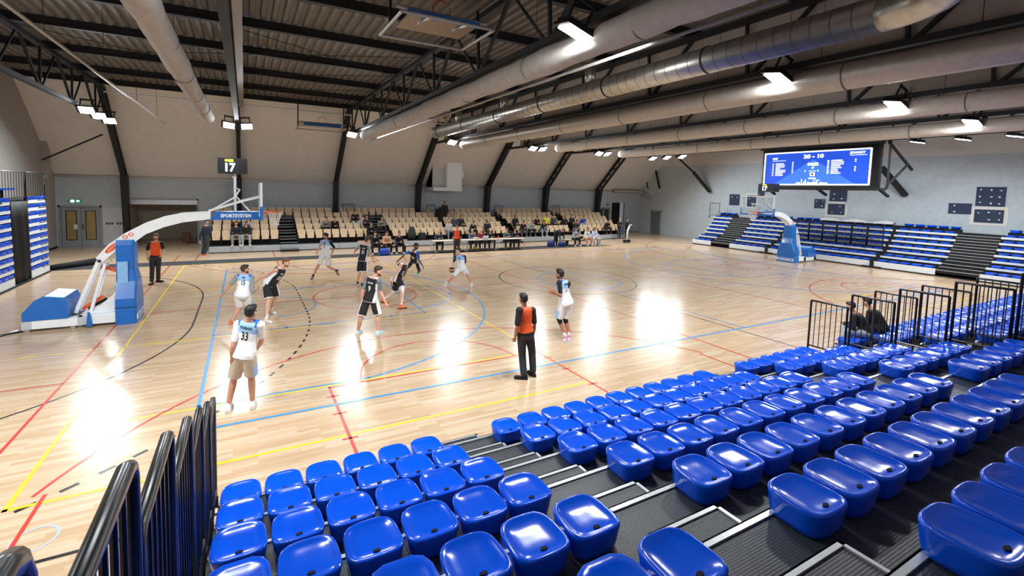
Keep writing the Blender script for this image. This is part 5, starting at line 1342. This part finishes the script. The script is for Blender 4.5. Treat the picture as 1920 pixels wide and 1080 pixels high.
def variant(key):
    """first figure of a kind; later ones share its meshes with their own colours"""
    if key not in VAR:
        kinds = {'up': seat_pose(.05, 'lap', hs=.43), 'fwd': seat_pose(.55, 'knees', hs=.43, spread=.14), 'cross': seat_pose(-.05, 'crossed', hs=.43), 'desk': seat_pose(.3, 'desk', hs=.45), 'bench': seat_pose(.35, 'knees', hs=.42, spread=.12), 'stand': stand_pose('cross'), 'stand2': stand_pose('down', 1.7), 'bend': stand_pose(bend=1.25)}
        st = key.split('_')[1] if '_' in key else 'short'
        VAR[key] = person('', kinds[key.split('_')[0]], 1, (0, -1, -.15), H=1.78, voxel=.017, skin='light', hair='brown', style=st, kit=kit_casual('#222222', '#333333', '#222222', .025), eyes=True); VAR[key]['fresh'] = 1
        # front=1 with facing -y: the stored right joint is at +x, so flip the frame by mirroring once
    return VAR[key]
def recolor(o, m):
    for s in o.material_slots: s.link = 'OBJECT'; s.material = m
def spectator(label, key, x, y, z, rot=0, top='#202124', bottom='#2b3040', skin='light', hair='brown', shoes='#222222', grp=None, sc=1):
    b = variant(key)
    if b.get('fresh'): o = b; del b['fresh']
    else: o = copy_tree(b)
    o.location = (x, y, z); o.rotation_euler = (0, 0, rot); o.scale = (sc,)*3; tag(o, label, 'person', grp)
    for c in o.children:
        n = c.name.split('.')[0]
        if n == 'body': recolor(c, SKIN[skin])
        elif n == 'hair': recolor(c, HAIR[hair] if hair in HAIR else CL(hair))
        elif n == 'jacket': recolor(c, CL(top))
        elif n == 'trousers': recolor(c, CL(bottom))
        elif n == 'shoe': recolor(c, CL(shoes))
    return o
R1 = lambda k: (21.05+.8*(k-1), .38+.302*(k-1))
def sit(label, key, x, k, **kw): y, z = R1(k); return spectator(label, key, x, y, z, **kw)
sit('person in dark jacket, left of the front row pair by the basketball unit', 'up', .3, 1, top='#1d2026', bottom='#8b8c8e', shoes='#d8d8d8')
sit('person in dark jacket and pale jeans, right of the front row pair on the left', 'up_cap', .81, 1, top='#17181b', bottom='#9ea2a6', hair='#3b2a2a', shoes='#e4e4e4')
sit('person in black and white top behind the front pair on the left', 'fwd', .36, 2, top='#1a1a1c', bottom='#c5c5c5')
sit('person in light sleeves behind the front pair on the right', 'fwd', .86, 2, top='#a9adb0', bottom='#222222')
sit('person in grey, left of the pair leaning forward in the second block', 'fwd', 5.36, 2, top='#6f6f70', bottom='#1d1d1f')
sit('person in black, right of the pair leaning forward in the second block', 'fwd', 5.87, 2, top='#141416', bottom='#1d1d1f')
sit('person in black and white striped jacket, alone in the third row of the second block', 'cross', 7.4, 3, top='#1b1c22', bottom='#b9c2cc')
sit('person in navy sweater with white collar beside the second stair', 'cross', 8.0, 2, top='#181d30', bottom='#1a1a1c', hair='black')
spectator('person in black and white jacket sitting on the second stair', 'fwd', 8.85, 21.6, .7, top='#77787a', bottom='#17171a')
sit('person in black sweater behind the left team bench, resting his chin', 'fwd', 8.0, 1, top='#121214', bottom='#1a1a1a')
for x, l, top, bt_, sk in ((7.5, 'left of the three', '#1b1c1f', '#23242a', 'fair'), (8.2, 'middle of the three', '#d0a284', '#1a1a1c', 'fair'), (8.95, 'right of the three, in navy shirt', '#151a2b', '#161616', 'light')):
    spectator('person sitting on the left team bench, '+l, 'bench', x, 18.0, .0, top=top, bottom=bt_, skin=sk, shoes='#e6e6e6')
for x, l, top, hr_, st in ((11.5, 'bald person in navy jacket at the left end of the scorers tables', '#1e2740', 'grey', 'desk_bald'), (13.85, 'person in grey sweater at the middle scorers table', '#5c6470', 'grey', 'desk'), (14.5, 'person in dark red sweater behind the laptop', '#8f2733', 'blond', 'desk'), (15.2, 'person with blond hair and black jacket at the right scorers table', '#1b1d20', 'blond', 'desk'), (16.45, 'red haired person in grey check shirt at the right scorers table', '#5b5f5c', 'red', 'desk'), (17.1, 'person in black at the right end of the scorers tables', '#16171a', 'black', 'desk')):
    spectator(l, st, x, 18.02, .0, top=top, bottom='#20242e', hair=hr_)
    ch = thing('chair', 'black folding chair, '+ORD[[11.5, 13.85, 14.5, 15.2, 16.45, 17.1].index(x)]+' from the left at the scorers tables', 'chair', (x, 18.05, 0), 'scorers chairs'); part('seat', MB().box(x-.2, x+.2, 17.86, 18.24, .4, .44), BLACK, ch)
    for sx in (-.17, .17):
        for sy in (17.9, 18.2): part('leg', MB().tube([(x+sx, sy, .012), (x+sx, sy, .4)], .014, 5), STEEL, ch)
    part('backrest', MB().box(x-.2, x+.2, 18.27, 18.3, .62, .85), BLACK, ch)
sit('person with long blond hair and white top in the front row, behind the orange referee', 'up_long', 13.6, 1, top='#b9b3aa', bottom='#6f7f92', hair='blond')
sit('person with long fair hair, left of two women above the scorers', 'up_long', 14.4, 2, top='#4a4c52', bottom='#22252c', hair='lightbrown')
sit('person with long dark hair, right of two women above the scorers', 'up_long', 14.9, 2, top='#25262b', bottom='#22252c', hair='brown')
sit('person with bowed head in black above the grey haired scorer', 'fwd', 15.4, 1, top='#161618', bottom='#1a1a1c', hair='brown')
sit('hooded person in black coat above the right scorers table', 'up_hood', 16.7, 1, top='#1c1c20', bottom='#1a1a1c', hair='#17181a')
spectator('person with long hair in black standing in the top opening of the far stand', 'stand2_long', 14.1, 23.0, 1.28, top='#17181a', bottom='#141414', hair='black')
sit('hooded person in black at the left of the group in the fifth block', 'up_hood', 19.62, 2, top='#15161a', bottom='#15161a', hair='#101114')
sit('person in black leaning forward in the front row beside the fourth stair', 'fwd', 19.7, 1, top='#121316', bottom='#4b4c50')
sit('person in grey green hoodie leaning forward in the fifth block', 'fwd', 20.5, 1, top='#8b968f', bottom='#27303c')
sit('person in dark jacket left of the yellow jacket', 'fwd', 21.5, 2, top='#1d1c22', bottom='#1d1c22')
sit('person in black with pale jeans in the front row of the fifth block', 'fwd', 21.6, 1, top='#1b1d20', bottom='#7d93a8', shoes='#dddddd')
sit('person in bright yellow jacket in the fifth block', 'up', 22.6, 2, top='#e0dc1e', bottom='#222222')
sit('person in dark grey jacket, right and above the yellow jacket', 'up', 23.3, 2, top='#3b3f4a', bottom='#1d1f26', hair='black')
sit('person with reddish hair in black beside the fifth stair', 'fwd', 24.2, 2, top='#161518', bottom='#161518', hair='red')
sit('person in black left of the blue jacket', 'up', 25.2, 2, top='#1a1a1d', bottom='#171719', hair='lightbrown')
sit('person in pale jeans leaning forward behind the right team bench', 'fwd', 24.9, 1, top='#2b2d30', bottom='#8fa2b5')
sit('person in bright blue jacket and pale trousers in the sixth block', 'fwd', 26.2, 2, top='#1d3fae', bottom='#c3ccd6')
sit('person in black leaning forward alone at the right end of the beech seats', 'fwd', 28.2, 1, top='#191a1c', bottom='#222326', skin='tan')
spectator('bald person in black jacket and jeans standing right of the far stand', 'stand_bald', 29.0, 20.2, 0, top='#17181b', bottom='#2c3a55', hair='grey')
spectator('person in long black coat standing at the right end of the far stand', 'stand', 29.95, 20.3, 0, top='#121316', bottom='#141416', hair='black', rot=.5)
spectator('person bending over the navy bags at the right team bench', 'bend', 20.75, 18.1, 0, top='#191b24', bottom='#191b24', rot=.2)
spectator('person in grey shirt and black trousers sitting on the right team bench', 'bench', 22.2, 17.85, 0, top='#98a4a8', bottom='#1c1e1f', shoes='#e8e8e8')
spectator('person in white and blue kit on the right team bench, left of two', 'bench', 23.3, 17.85, 0, top='#d9dfea', bottom='#d9a184', shoes='#e8e8e8')
spectator('person in white and blue kit on the right team bench, right of two', 'bench', 24.0, 17.85, 0, top='#cfdaf0', bottom='#dcdcdc', shoes='#e8e8e8')
spectator('person in black top and pale grey trousers sitting behind the near rails', 'fwd', 14.85, -2.62, 0, rot=PI+.45, top='#141518', bottom='#a9b0b6', hair='brown', shoes='#17181a')
spectator('person in black jacket sitting hunched, right of the one in grey trousers', 'fwd', 15.75, -2.6, 0, rot=PI+.25, top='#121316', bottom='#1a1c22', hair='black')
co = MB(); co.loft([[(10.85+w_*math.cos(a), 20.98+.16*math.sin(a), z) for a in [2*PI*i/14 for i in range(14)]] for z, w_ in ((.45, .3), (.8, .3), (1.1, .22), (1.28, .14))])
single('draped_coat', co, mat('coat_olive', '#2e3833', .85, bump=.3), 'dark olive coat draped over a front seat of the third block', 'coat', smooth=True)
bag(11.5, 20.75, .3, .5, BLKM, 'black bag lying on the first deck beside the olive coat'); bpy.data.objects[[o.name for o in bpy.data.objects if o.name.startswith('sports_bag')][-1]].location.z = .38
